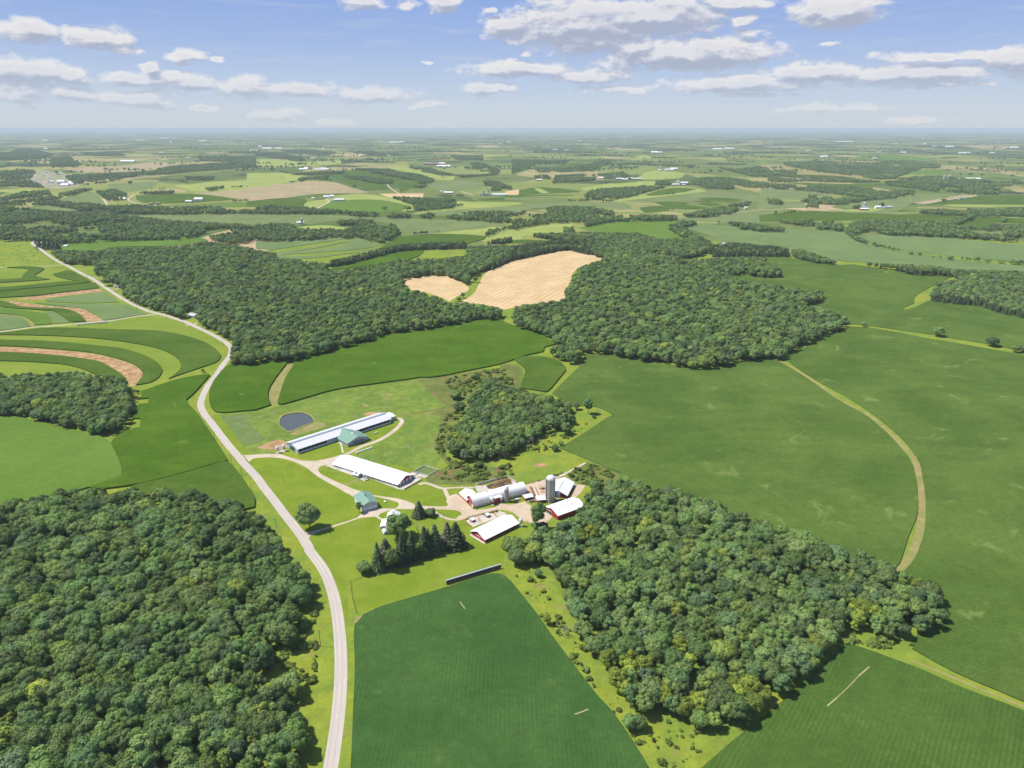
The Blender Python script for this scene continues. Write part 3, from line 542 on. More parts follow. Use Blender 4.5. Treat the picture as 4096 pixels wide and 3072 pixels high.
area('pond_water', 'pond_water', -0.5, ('A', [(694, 435), (692, 385), (730, 345), (840, 325), (900, 330), (958, 360), (984, 400), (880, 440), (775, 484), (720, 455)]))
# drives
area('driveway', 'gravel', 0, ('A', [(372, 690), (450, 690), (560, 682), (680, 683), (760, 705), (870, 737), (1000, 742), (1150, 710), (1250, 680), (1200, 735), (1110, 770), (1040, 790), (1018, 820), (1045, 855), (1200, 930), (1330, 985), (1480, 1035), (1700, 1065), (1850, 1112), (1850, 1160), (1750, 1158), (1680, 1160), (1560, 1195), (1530, 1225), (1400, 1232), (1240, 1285), (1050, 1345), (965, 1385), (935, 1410), (880, 1352), (960, 1352), (1150, 1300), (1360, 1232), (1420, 1175), (1560, 1150), (1680, 1155), (1722, 1120), (1700, 1095), (1560, 1060), (1440, 1040), (1300, 1035), (1200, 980), (1020, 880), (920, 800), (800, 745), (680, 715), (540, 712), (460, 722), (425, 750), (390, 710)]), k=2)
area('driveway', 'gravel', 0, ('A', [(1410, 1045), (1520, 1055), (1500, 1050), (1480, 1035), (1330, 985), (1300, 1035), (1320, 1050)]), k=2)
strip('driveway', 'gravel', 4.2, ('A', [(1150, 745), (1230, 700), (1310, 662), (1400, 615), (1500, 582), (1590, 540), (1660, 492), (1710, 450), (1735, 420), (1745, 398), (1728, 378), (1700, 375)]))
strip('driveway', 'gravel', 5.0, ('A', [(1820, 1135), (2000, 1148), (2212, 1150)]))
strip('driveway', 'gravel', 3.2, ('E', [(1900, 440), (1700, 440), (1640, 400), (1640, 350), (1600, 260), (1570, 205), (1480, 180), (1380, 140), (1280, 118), (1200, 140)]))
strip('driveway', 'gravel', 2.4, ('E', [(1580, 195), (1700, 188), (1850, 183), (2020, 186)]))
strip('driveway', 'gravel', 3.5, ('E', [(1640, 345), (1700, 310), (1770, 290)]))
strip('driveway', 'gravel', 2.6, ('E', [(1400, 515), (1480, 575), (1560, 620), (1680, 655), (1800, 650), (1900, 600), (1990, 540)]))
strip('driveway', 'gravel', 2.0, ('A', [(1480, 1180), (1560, 1243), (1610, 1243)]))
strip('driveway', 'dry_grass', 4.0, ('A', [(1250, 945), (1310, 925), (1370, 905)]))
strip('footpath', 'concrete_slab', 1.6, ('D', [(935, 625), (970, 645), (1000, 780)]))
area('farmyard', 'dirt_yard', 0, ('C', [(-60, 650), (140, 645), (165, 590), (180, 520), (240, 500), (320, 480), (430, 590), (530, 690), (640, 692), (860, 655), (925, 605), (1060, 622), (1200, 600), (1295, 572), (1310, 600), (1380, 640), (1420, 700), (1590, 690), (1640, 740), (1700, 780), (1640, 860), (1560, 890), (1400, 882), (1300, 880), (1180, 790), (1120, 740), (1020, 705), (880, 700), (700, 760), (560, 790), (400, 830), (300, 858), (230, 850), (330, 780), (350, 740), (270, 705), (130, 695), (0, 705), (-60, 700)]), k=2)
area('farmyard', 'dirt_yard', 0, ('C', [(1290, 335), (1480, 272), (1600, 245), (1720, 205), (1850, 165), (1900, 180), (1760, 230), (1740, 440), (1600, 520), (1450, 540), (1400, 580), (1320, 565), (1310, 430)]), k=2)
area('farmyard', 'dirt_yard', 0, ('C', [(2015, 320), (2180, 335), (2160, 370), (2120, 430), (2030, 520), (1960, 545), (1930, 520), (1995, 440)]))
strip('farm_track', 'gravel', 2.2, ('C', [(1790, 205), (1880, 165), (2030, 85), (2180, 5)]))
area('concrete_slab', 'concrete_slab', 0, ('C', [(545, 345), (640, 335), (720, 335), (870, 270), (1020, 225), (1160, 305), (860, 392), (700, 412), (600, 450), (570, 400)]), k=1)
area('manure_pile_ground', 'manure', 0, ('C', [(715, 340), (870, 275), (1015, 230), (1115, 308), (960, 350), (790, 395), (740, 375)]), k=2)
area('concrete_slab', 'concrete_slab', 0, ('C', [(405, 860), (470, 815), (890, 712), (1020, 745), (960, 790), (505, 955), (430, 890)]), k=1)
area('concrete_slab', 'concrete_slab', 0, ('D', [(740, 965), (850, 925), (900, 950), (1815, 1275), (2060, 1110), (2145, 1150), (2140, 1190), (1905, 1322), (1810, 1312), (1790, 1305), (1360, 1140), (1320, 1200), (1130, 1110)]), k=1)
area('concrete_slab', 'concrete_slab', 0, ('D', [(1285, 1655), (1520, 1595), (1570, 1610), (1380, 1659)]), k=1)
area('concrete_slab', 'concrete_slab', 0, ('D', [(20, 770), (90, 740), (190, 735), (120, 775), (50, 790)]), k=1)
area('slurry', 'weeds', 0, ('A', [(1840, 838), (1940, 785), (2060, 822), (1975, 868)]), k=1)
area('concrete_slab', 'concrete_slab', 0, ('A', [(1815, 845), (1840, 838), (1975, 868), (1940, 890), (1870, 875)]), k=1)
area('lawn', 'lawn', 0, ('E', [(1410, 508), (1600, 508), (1760, 530), (1825, 560), (1830, 585), (1760, 605), (1650, 605), (1550, 590), (1480, 555)]))
area('mud', 'manure', 0, ('C', [(1495, 378), (1540, 360), (1595, 370), (1598, 395), (1530, 402)]), k=2)
area('mud', 'soil', 0, ('C', [(590, 800), (612, 790), (625, 830), (650, 860), (630, 880), (600, 850)]), k=2)
area('mud', 'soil', 0, ('C', [(830, 735), (850, 730), (870, 770), (900, 800), (870, 805), (840, 775)]), k=2)
area('mud', 'soil', 0, ('C', [(640, 340), (665, 332), (672, 350), (650, 356)]), k=2)
# roads on the west side, then the main road over everything
strip('farm_road', 'gravel', 5.0, ('L', [(1345, 882), (1200, 893), (1100, 910), (900, 943), (650, 965), (450, 980), (280, 992), (100, 1015), (0, 1030), (-900, 1120)]))
strip('farm_road', 'gravel', 4.0, ('L', [(545, 448), (500, 455), (350, 464), (0, 474), (-900, 500)]))
strip('farm_track', 'dry_grass', 4.0, ('L', [(285, 990), (260, 945), (200, 905), (100, 888), (0, 880)]))
strip('driveway', 'gravel', 4.0, ('L', [(770, 562), (880, 555)]))
strip('driveway', 'gravel', 4.0, ('L', [(940, 668), (1030, 658)]))
strip('driveway', 'gravel', 4.0, ('L', [(1600, 975), (1685, 965), (1700, 955)]))
ROADC = strip('road', 'asphalt', 6.9, ('L', [(420, 205), (330, 230), (292, 244), (277, 262), (298, 285), (350, 317), (420, 368), (500, 420), (600, 468), (700, 523), (800, 573), (900, 640), (1000, 708), (1100, 768), (1200, 818), (1300, 857), (1400, 882), (1500, 912), (1600, 945), (1700, 990), (1800, 1037), (1900, 1090), (1970, 1138), (1996, 1170), (1998, 1200), (1985, 1240), (1930, 1310), (1868, 1404)]),
      ('R', [(1800, 85), (1756, 170), (1735, 240), (1742, 290), (1772, 345), (1825, 410), (1900, 510), (1985, 620), (2060, 705), (2105, 762)]), ('A', [(480, 870), (560, 980), (640, 1080), (740, 1215), (845, 1345), (940, 1490)]), ('S', [(405, 0), (485, 105), (540, 200), (600, 385), (632, 600), (645, 800), (644, 1000), (630, 1200), (606, 1400), (567, 1659), (520, 1900), (440, 2300)]), k=4)
def offs(pts, o):
    out = []
    for i in range(len(pts)):
        a, c = pts[max(0, i - 1)], pts[min(len(pts) - 1, i + 1)]
        dx, dy = c[0] - a[0], c[1] - a[1]; l = math.hypot(dx, dy) or 1
        out.append(proj(pts[i][0] - dy / l * o, pts[i][1] + dx / l * o, 0)[:2])
    return out
for o in (-1.9, .9):
    LAND.append(('road_wheel_path', 'wheel_path', 0, offs(ROADC, o + .5) + offs(ROADC, o - .5)[::-1]))

def inside(px, py, poly):
    """winding-number test for many points at once"""
    P = np.asarray(poly, float); hit = np.zeros(len(px), bool)
    x0, y0 = P.min(0); x1, y1 = P.max(0)
    c = np.nonzero((px > x0) & (px < x1) & (py > y0) & (py < y1))[0]
    if not len(c): return hit
    X, Y = px[c], py[c]; wn = np.zeros(len(c), int)
    for (ax, ay), (bx, by) in zip(P, np.roll(P, -1, 0)):
        left = (bx - ax) * (Y - ay) - (X - ax) * (by - ay)
        wn += ((ay <= Y) & (by > Y) & (left > 0)).astype(int); wn -= ((ay > Y) & (by <= Y) & (left < 0)).astype(int)
    hit[c] = wn != 0; return hit
def build_land():
    X0, X1, Y1 = -2500, 6600, 4300
    y_top = proj(0, 120000, 0)[1]
    verts = [Vector(p) for p in ((X0, y_top), (X1, y_top), (X1, Y1), (X0, Y1))]
    faces = [[0, 1, 2, 3]]; edges = []
    for nm, mt, lf, pts in LAND:
        idx = []
        for x, y in pts:
            idx.append(len(verts)); verts.append(Vector((min(X1 - 1, max(X0 + 1, x)), min(Y1 - 1, max(y_top + .05, y)))))
        edges += list(zip(idx, idx[1:] + idx[:1]))
    d = 160.0
    while d < 119000:                                      # survey grid: rows by distance
        y = proj(0, d, 0)[1]
        if y < Y1:
            n = 78
            for i in range(n): verts.append(Vector((X0 + (X1 - X0) * (i + .5 * (int(d) % 2)) / n, y + .02)))
        d *= 1.035 if d > 1400 else 1.12
    V, E_, Fc, _, _, of = delaunay_2d_cdt(verts, edges, faces, 0, 1e-3, True)
    W = []
    for v in V:
        x, y = gnd(v[0], max(v[1], y_top)); W.append((x, y, relief(x, y)))
    VA = np.array([(v[0], v[1]) for v in V]); FA = np.array([f[:3] for f in Fc]); CEN = VA[FA].mean(axis=1)
    own = np.zeros(len(Fc), int)
    for k, (_, _, _, pts) in enumerate(LAND): own[inside(CEN[:, 0], CEN[:, 1], pts)] = k + 1
    owner = own.tolist()
    groups = {}
    for fi, o in enumerate(owner):
        if o < 0: continue
        groups.setdefault(o, []).append(fi)
    edge_owner = {}
    for fi, f in enumerate(Fc):
        for a, c in zip(f, f[1:] + f[:1]): edge_owner[(a, c)] = owner[fi]
    for o, fl in groups.items():
        nm, mt, lift = ('ground', 'meadow', 0) if o == 0 else LAND[o - 1][:3]
        vm, vs, fs = {}, [], []
        def vi(k, top=True):
            key = (k, top)
            if key not in vm:
                x, y, z = W[k]; vm[key] = len(vs); vs.append((x, y, z + (lift if top else min(lift, 0) * 0 - (.05 if lift > 0 else 0))))
            return vm[key]
        for fi in fl:
            f = [vi(k) for k in Fc[fi]]
            a, b_, c_ = [vs[k] for k in f[:3]]
            if (b_[0] - a[0]) * (c_[1] - a[1]) - (b_[1] - a[1]) * (c_[0] - a[0]) < 0: f = f[::-1]
            fs.append(f)
        if lift:
            for fi in fl:
                F_ = Fc[fi]
                for a, c in zip(F_, F_[1:] + F_[:1]):
                    if edge_owner.get((c, a), -1) != o: fs.append([vi(a), vi(c), vi(c, False), vi(a, False)])
        me = bpy.data.meshes.new(nm); me.from_pydata(vs, [], fs); me.materials.append(MATS[mt]); me.update()
        ob = bpy.data.objects.new(nm, me); COL.objects.link(ob); ob['kind'] = 'structure'
build_land()

# ------------------------------------------------------------------ object helpers
class MB:
    def __init__(s): s.v, s.f, s.mi = [], [], []
    def quad(s, *p, mi=0):
        b_ = len(s.v); s.v += [tuple(q) for q in p]; s.f.append(list(range(b_, b_ + len(p)))); s.mi.append(mi); return s
    def box(s, x0, x1, y0, y1, z0, z1, mi=0):
        b_ = len(s.v); s.v += [(x, y, z) for z in (z0, z1) for x, y in ((x0, y0), (x1, y0), (x1, y1), (x0, y1))]
        for f in ((3, 2, 1, 0), (4, 5, 6, 7), (0, 1, 5, 4), (1, 2, 6, 5), (2, 3, 7, 6), (3, 0, 4, 7)): s.f.append([b_ + k for k in f]); s.mi.append(mi)
        return s
    def prism(s, prof, x0, x1, mi=0):                      # profile of (y, z), swept along x
        b_ = len(s.v); n = len(prof); s.v += [(x0, y, z) for y, z in prof] + [(x1, y, z) for y, z in prof]
        s.f.append([b_ + k for k in range(n)][::-1]); s.mi.append(mi); s.f.append([b_ + n + k for k in range(n)]); s.mi.append(mi)
        for k in range(n): s.f.append([b_ + k, b_ + (k + 1) % n, b_ + n + (k + 1) % n, b_ + n + k]); s.mi.append(mi)
        return s
    def tube(s, pts, rad, seg=6, mi=0, cap=True):
        rings = []; n = len(pts)
        for i, p in enumerate(pts):
            a, c = Vector(pts[max(0, i - 1)]), Vector(pts[min(n - 1, i + 1)])
            d = (c - a).normalized(); u = d.cross(Vector((0, 0, 1)) if abs(d.z) < .9 else Vector((1, 0, 0))).normalized(); w = d.cross(u)
            r = rad[i] if hasattr(rad, '__len__') else rad
            rings.append(len(s.v))
            for k in range(seg):
                t = 2 * PI * k / seg; s.v.append(tuple(Vector(p) + (u * math.cos(t) + w * math.sin(t)) * r))
        for i in range(n - 1):
            for k in range(seg):
                a, b_ = rings[i], rings[i + 1]; k2 = (k + 1) % seg
                s.f.append([a + k, a + k2, b_ + k2, b_ + k]); s.mi.append(mi)
        if cap:
            s.f.append([rings[0] + k for k in range(seg)]); s.mi.append(mi); s.f.append([rings[-1] + k for k in range(seg)][::-1]); s.mi.append(mi)
        return s
    def lathe(s, prof, cx=0, cy=0, seg=20, mi=0):          # profile of (r, z)
        rings = []
        for r, z in prof:
            rings.append(len(s.v)); s.v += [(cx + r * math.cos(2 * PI * k / seg), cy + r * math.sin(2 * PI * k / seg), z) for k in range(seg)]
        for a, b_ in zip(rings, rings[1:]):
            for k in range(seg): s.f.append([a + k, a + (k + 1) % seg, b_ + (k + 1) % seg, b_ + k]); s.mi.append(mi)
        s.f.append([rings[0] + k for k in range(seg)][::-1]); s.mi.append(mi); s.f.append([rings[-1] + k for k in range(seg)]); s.mi.append(mi)
        return s
    def mesh(s, name, mats, smooth=False):
        me = bpy.data.meshes.new(name); me.from_pydata(s.v, [], s.f)
        for m in (mats if isinstance(mats, (list, tuple)) else [mats]): me.materials.append(MATS[m])
        me.polygons.foreach_set('material_index', s.mi)
        if smooth: me.polygons.foreach_set('use_smooth', [True] * len(s.f))
        me.update(); return me
    def build(s, name, mats, parent=None, smooth=False, label=None):
        o = bpy.data.objects.new(name, s.mesh(name, mats, smooth)); COL.objects.link(o)
        if parent: o.parent = parent
        if label: o['label'] = label
        return o
def thing(name, label, cat_, x, y, ang=0, group=None, z=None):
    o = bpy.data.objects.new(name, None); COL.objects.link(o); o.empty_display_size = 1
    o.location = (x, y, relief(x, y) if z is None else z); o.rotation_euler = (0, 0, R(ang)); o['label'] = label; o['category'] = cat_
    if group: o['group'] = group
    return o
def copy_tree(src, x, y, ang=0, sc=1.0, label=None, group=None, cat_=None, sz=None):
    c = src.copy(); COL.objects.link(c); c.location = (x, y, relief(x, y)); c.rotation_euler = (0, 0, ang)
    c.scale = (sc, sc, sz or sc)
    if label: c['label'] = label
    if group: c['group'] = group
    if cat_: c['category'] = cat_
    for ch in src.children:
        k = ch.copy(); COL.objects.link(k); k.parent = c
        for gch in ch.children:
            q = gch.copy(); COL.objects.link(q); q.parent = k
    return c

# ------------------------------------------------------------------ tree shapes
def cards(P, N, size, rn, jit=.55, asp=.8):
    """a leaf spray at every point: a small bent quad facing roughly along N"""
    n = len(P); N = N + rn.normal(0, jit, (n, 3)); N /= np.linalg.norm(N, axis=1)[:, None]
    T = np.cross(N, rn.normal(0, 1, (n, 3))); T /= np.linalg.norm(T, axis=1)[:, None] + 1e-9
    B = np.cross(N, T); s = size * rn.uniform(.6, 1.25, (n, 1)); v = []
    quad = [P - T * s - B * s * asp, P + T * s - B * s * asp * .6, P + T * s * .8 + B * s * asp, P - T * s * .7 + B * s * asp * .8]
    V = np.stack(quad, 1).reshape(-1, 3)
    return V, np.arange(4 * n).reshape(-1, 4)
def ico_pts(n):
    k = np.arange(n) + .5; ph = np.arccos(1 - 2 * k / n); th = PI * (1 + 5 ** .5) * k
    return np.stack([np.cos(th) * np.sin(ph), np.sin(th) * np.sin(ph), np.cos(ph)], 1)
def broadleaf(seed, H=14., Rr=4.8, puffs=22, leaf=.42, low=.22, dens=1.0):
    rn = np.random.default_rng(seed); zc = H * (low + (1 - low) * .47); hz = H - zc
    C, Q = [], []
    k = 0
    while len(C) < puffs and k < 4000:
        k += 1
        u = rn.normal(0, 1, 3); u /= np.linalg.norm(u); u[2] = u[2] * .95 + .12
        rr = rn.uniform(.45, .80)
        c = np.array([u[0] * Rr * rr, u[1] * Rr * rr, zc + u[2] * hz * rr * (1.0 if u[2] > 0 else .8)])
        r = rn.uniform(.25, .43) * Rr
        if all(np.linalg.norm(c - c2) > .55 * (r + r2) for c2, r2 in zip(C, Q)): C.append(c); Q.append(r)
    C, Q = np.array(C), np.array(Q); Pa, Na = [], []
    for c, r in zip(C, Q):
        n = int(70 * dens * r * r); d = ico_pts(n) + rn.normal(0, .12, (n, 3)); d /= np.linalg.norm(d, axis=1)[:, None]
        rad = r * (1 + .16 * rn.normal(0, 1, (n, 1))); p = c + d * rad * np.array([1, 1, .82])
        oth = np.ones(n, bool)
        for c2, r2 in zip(C, Q):
            if c2 is not c and np.any(c2 != c): oth &= np.linalg.norm((p - c2) / np.array([1, 1, .82]), axis=1) > r2 * .86
        oth &= (d[:, 2] > -.55) | (rn.uniform(0, 1, n) < .4)
        out = (p - np.array([0, 0, zc])); out /= np.linalg.norm(out, axis=1)[:, None]
        Pa.append(p[oth]); Na.append((d * .75 + out * .35)[oth])
    P, N = np.concatenate(Pa), np.concatenate(Na)
    V, F = cards(P, N, leaf, rn, .36)
    mb = MB(); mb.v = [tuple(v) for v in V]; mb.f = F.tolist(); mb.mi = [0] * len(F)
    for c, r in zip(C, Q):                                 # solid core added inside every puff to block light through the leaves
        mb.lathe([(r * .35, c[2] - r * .62), (r * .72, c[2] - r * .2), (r * .76, c[2] + r * .15), (r * .3, c[2] + r * .62)], c[0], c[1], 7)
    return mb, C, zc
def trunk(seed, H, zc, C, r0=.28):
    rn = random.Random(seed); mb = MB()
    pts = [(0, 0, -.4), (rn.uniform(-.1, .1), rn.uniform(-.1, .1), zc * .5), (rn.uniform(-.3, .3), rn.uniform(-.3, .3), zc), (0, 0, H * .82)]
    mb.tube(pts, [r0 * 1.25, r0, r0 * .75, r0 * .2], 7)
    for c in C[::3]:
        mb.tube([(0, 0, zc * .55 + rn.uniform(0, zc * .3)), (c[0] * .5, c[1] * .5, (zc * .8 + c[2]) / 2), tuple(c)], [r0 * .5, r0 * .3, r0 * .1], 5)
    return mb
def conifer(seed, H=14., Rr=3.2, leaf=.34):
    rn = np.random.default_rng(seed); Pa, Na = [], []
    tiers = int(H / .62)
    for i in range(tiers):
        t = i / tiers; z = H * (.06 + .94 * t); r = Rr * (1 - t) ** .82 + .12; nb = max(5, int(15 * (1 - t) + 5)); ph = rn.uniform(0, 6.28)
        for k in range(nb):
            a = ph + 2 * PI * k / nb + rn.normal(0, .12); L = r * rn.uniform(.78, 1.12); m = max(3, int(L / .34))
            for j in range(m):
                q = (j + .6) / m; w = .28 + .4 * (1 - q) * L * .3
                for sgn in (-1, 1):
                    off = rn.uniform(0, 1) * w * sgn
                    Pa.append((math.cos(a) * L * q - math.sin(a) * off, math.sin(a) * L * q + math.cos(a) * off, z - .30 * L * q + rn.normal(0, .07)))
                    Na.append((math.cos(a) * .55, math.sin(a) * .55, 1))
    P, N = np.array(Pa), np.array(Na); N /= np.linalg.norm(N, axis=1)[:, None]
    V, F = cards(P, N, leaf, rn, .38, .6)
    mb = MB(); mb.v = [tuple(v) for v in V]; mb.f = F.tolist(); mb.mi = [0] * len(F)
    mb.lathe([(Rr * .25, H * .08), (Rr * .5, H * .14), (Rr * .3, H * .5), (.05, H * .95)], 0, 0, 8)
    return mb
def bare_tree(seed, H=11., spread=.55):
    rn = random.Random(seed); mb = MB()
    def grow(p, d, L, r, lv):
        q = p + d * L; mid = p + d * L * .5 + Vector((rn.uniform(-.1, .1), rn.uniform(-.1, .1), 0)) * L
        mb.tube([p, mid, q], [r, r * .8, r * .55], 5 if lv < 2 else 4, cap=False)
        if lv >= 4: return
        for _ in range(3 if lv < 3 else 4):
            nd = (d + Vector((rn.gauss(0, spread), rn.gauss(0, spread), rn.gauss(.05, .3)))).normalized()
            grow(q if rn.random() < .6 else p + d * L * .75, nd, L * rn.uniform(.55, .8), r * .52, lv + 1)
    grow(Vector((0, 0, -.3)), Vector((0, 0, 1)), H * .34, H * .022 + .05, 0)
    return mb
SPEC = [(11, 14, 5.6, 20, .42), (12, 15.5, 6.2, 24, .44), (13, 13, 4.7, 14, .40), (14, 16, 5.2, 20, .44), (15, 12.5, 6.3, 22, .44), (16, 14.5, 4.3, 14, .40), (17, 15, 7.0, 30, .46), (18, 11, 4.2, 12, .4)]
BL = []                                                   # (crown mesh, trunk mesh, whole-tree mesh)
for sd_, H_, R_, pf, lf in SPEC:
    mb, C_, zc_ = broadleaf(sd_, H_, R_, pf, lf); tr = trunk(sd_, H_, zc_, C_)
    whole = MB(); whole.v = mb.v + tr.v; whole.f = mb.f + [[k + len(mb.v) for k in f] for f in tr.f]; whole.mi = mb.mi + [1] * len(tr.f)
    BL.append((mb.mesh('crown', 'leaves'), tr.mesh('trunk', 'bark'), whole.mesh('tree_mesh', ['leaves', 'bark'])))
CF = []
for sd_, H_, R_ in ((31, 14, 3.0), (32, 15, 3.4), (33, 12.5, 2.8)):
    mb = conifer(sd_, H_, R_ * 1.25); tr = MB().tube([(0, 0, -.3), (0, 0, H_ * .5), (0, 0, H_ * .97)], [.26, .16, .03], 7)
    whole = MB(); whole.v = mb.v + tr.v; whole.f = mb.f + [[k + len(mb.v) for k in f] for f in tr.f]; whole.mi = mb.mi + [1] * len(tr.f)
    CF.append((mb.mesh('crown', 'needles'), tr.mesh('trunk', 'bark'), whole.mesh('tree_mesh', ['needles', 'bark'])))
BUSH = []
for sd_, h_, r_ in ((51, 2.4, 1.7), (52, 1.5, 2.3), (53, 2.6, 2.9), (54, 1.2, 1.5)):
    mb, _, _ = broadleaf(sd_, h_, r_, 8, .3, .0, 1.6); me = mb.mesh('bush_mesh', 'bush_leaves'); BUSH.append((me, me, me))

TREES_CNT = 0
def tree(kind, x, y, h, r=None, label='', group=None, rot=None, k=None, cat_='tree', mat=None):
    """one standing tree: Empty at the root flare > trunk, crown"""
    lib = {'broadleaf_tree': BL, 'spruce_tree': CF}[kind]; specs = {'broadleaf_tree': [(s_[1], s_[2]) for s_ in SPEC], 'spruce_tree': [(14, 3.0), (15, 3.4), (12.5, 2.8)]}[kind]
    k = random.randrange(len(lib)) if k is None else k
    o = thing(kind, label, cat_, x, y, 0, group); o.rotation_euler = (0, 0, random.uniform(0, 6.28) if rot is None else rot)
    s = h / specs[k][0]; sx = (r / specs[k][1]) if r else s; o.scale = (sx, sx, s)
    me = lib[k][0]
    if mat: me = me.copy(); me.materials[0] = MATS[mat]
    c = bpy.data.objects.new('crown', me); COL.objects.link(c); c.parent = o
    t = bpy.data.objects.new('trunk', lib[k][1]); COL.objects.link(t); t.parent = o
    return o

# ------------------------------------------------------------------ woods
FOREST = []      # (kind, x, y, height, radius)
def wood(segs, sp, hgt=(11, 16), conif=0.0, far=False, sc=1.0, k=1):
    poly = cat(*segs); px = np.array([p[0] for p in poly]); py = np.array([p[1] for p in poly])
    g0 = [gnd(x, y) for x, y in poly]; xs, ys = [p[0] for p in g0], [p[1] for p in g0]
    x0, x1, y0, y1 = min(xs), max(xs), min(ys), max(ys)
    y0 = max(60, y0 - 12)
    nx, ny = int((x1 - x0) / sp) + 1, int((y1 - y0) / (sp * .87)) + 1
    I, J = np.meshgrid(np.arange(nx), np.arange(ny)); n = I.size
    X = x0 + (I.ravel() + .5 * (J.ravel() % 2) + rng.uniform(-.36, .36, n)) * sp; Y = y0 + (J.ravel() + rng.uniform(-.36, .36, n)) * sp * .87
    Hh = rng.uniform(hgt[0], hgt[1], n) * sc
    def pr(z):
        dz = z - CAM_H; d = Y * cP - dz * sP
        return 2048 + FOC * X / d, 1536 - FOC * (Y * sP + dz * cP) / d
    if far: a, b_ = pr(Hh * .4); ok = inside(a, b_, poly)
    else:
        a, b_ = pr(Hh * .9); ok = inside(a, b_, poly); a, b_ = pr(Hh * .12); ok &= inside(a, b_, poly)
        a, b_ = pr(Hh * .5); w_ = FOC * 3.4 / np.hypot(Y, CAM_H); ok &= inside(a - w_, b_, poly) & inside(a + w_, b_, poly)
    cf = rng.uniform(0, 1, n) < conif
    for x, y, h, c in zip(X[ok], Y[ok], Hh[ok], cf[ok]): FOREST.append(('c' if c else 'b', x, y, h, 0))
    return ok.sum()
def hedge(c, pts, sp=7, width=6, h=(7, 12), conif=0, skip=0.0):
    w = [g(c, x, y) for x, y in pts]
    for (ax, ay), (bx, by) in zip(w, w[1:]):
        L = math.hypot(bx - ax, by - ay); n = max(1, int(L / sp)); rows = max(1, int(width / sp + .5))
        for i in range(n):
            for r_ in range(rows):
                if random.random() < skip: continue
                t = (i + random.uniform(-.3, .3) + .5) / n; o = (r_ - (rows - 1) / 2) * sp + random.uniform(-1.5, 1.5)
                x, y = ax + (bx - ax) * t - (by - ay) / L * o, ay + (by - ay) * t + (bx - ax) / L * o
                FOREST.append(('c' if random.random() < conif else 'b', x, y, random.uniform(*h), 0))
# the wood west of the road, the wood east of the yard, the copse behind the barns, the western copse
wood([('R', [(-900, 1300), (0, 1130), (100, 1085), (280, 1050), (430, 1000), (560, 985), (720, 985), (850, 975), (1000, 985), (1150, 945), (1300, 960), (1500, 985), (1600, 970), (1800, 1010), (1880, 1070), (2000, 1060)]),
      ('A', [(350, 1130), (440, 1130), (530, 1230), (580, 1300), (700, 1400), (750, 1540), (800, 1655)]), ('S', [(290, 0), (370, 170), (435, 260), (380, 420), (320, 480), (310, 560), (325, 640), (300, 715), (200, 755), (110, 850), (60, 950), (170, 915), (280, 930), (370, 1050), (400, 1180), (408, 1260), (375, 1400), (385, 1500), (355, 1659), (300, 2300), (-2500, 2300), (-2500, 300)])], 7.8, (9, 16))
N_W = len(FOREST)
wood([('F', [(1092, 1178), (1112, 1160), (1160, 1146), (1182, 1128), (1215, 1120), (1246, 1104), (1270, 1056), (1292, 1034), (1350, 1035), (1450, 1050), (1550, 1085), (1650, 1120), (1750, 1155), (1850, 1185), (1950, 1228), (2015, 1258), (2045, 1300), (2050, 1330), (2000, 1372), (1900, 1383), (1840, 1365), (1800, 1385), (1780, 1440), (1700, 1500), (1640, 1545), (1560, 1570), (1500, 1570), (1440, 1540), (1380, 1540), (1310, 1500), (1290, 1470), (1300, 1430), (1250, 1380), (1220, 1330), (1200, 1260), (1190, 1220), (1120, 1220), (1088, 1190)])], 7.5, (8.5, 15))
N_E = len(FOREST)
wood([('B', [(395, 640), (420, 500), (560, 350), (570, 250), (660, 130), (700, 40), (800, 20), (940, 90), (1100, 130), (1200, 165), (1330, 195), (1450, 220), (1520, 330), (1500, 400), (1440, 480), (1300, 470), (1180, 540), (1080, 600), (980, 700), (860, 720), (760, 760), (600, 750), (430, 720)])], 6.3, (8, 13))
N_C = len(FOREST)
wood([('L', [(-600, 1430), (0, 1395), (200, 1395), (600, 1372), (700, 1390), (950, 1410), (1090, 1430), (1120, 1500)]), ('R', [(1125, 120), (1155, 300), (1100, 380), (1110, 460), (980, 500), (850, 528), (650, 475), (560, 450), (400, 400), (280, 380), (180, 355), (0, 360), (-900, 420)])], 7.0, (9, 14))
N_L = len(FOREST)
# the great wood in the middle
wood([('V', [(0, 1188), (300, 1178), (500, 1130), (1000, 1000), (1150, 940), (1500, 900), (1950, 820), (2150, 815), (2120, 720), (1900, 680), (1660, 660), (1450, 580), (1310, 555), (1262, 470), (1500, 430), (1640, 440), (1760, 490), (1830, 515), (1850, 440), (1940, 440), (1960, 400), (1800, 300), (1600, 290), (1250, 290), (1000, 345), (700, 395), (620, 380), (640, 330), (300, 292), (180, 290), (170, 240), (0, 210)]),
      ('L', [(2000, 270), (1800, 250), (1500, 292), (950, 300), (850, 330), (450, 320), (440, 350), (560, 440), (700, 450), (820, 450), (800, 540), (900, 560), (1000, 640), (1050, 670), (1060, 720), (1200, 800), (1500, 890), (1600, 912), (1600, 860), (1690, 860), (1700, 950), (2000, 1120), (2008, 1160), (1988, 1300), (2000, 1330), (2212, 1310)])], 8.8, (8.5, 16.5))
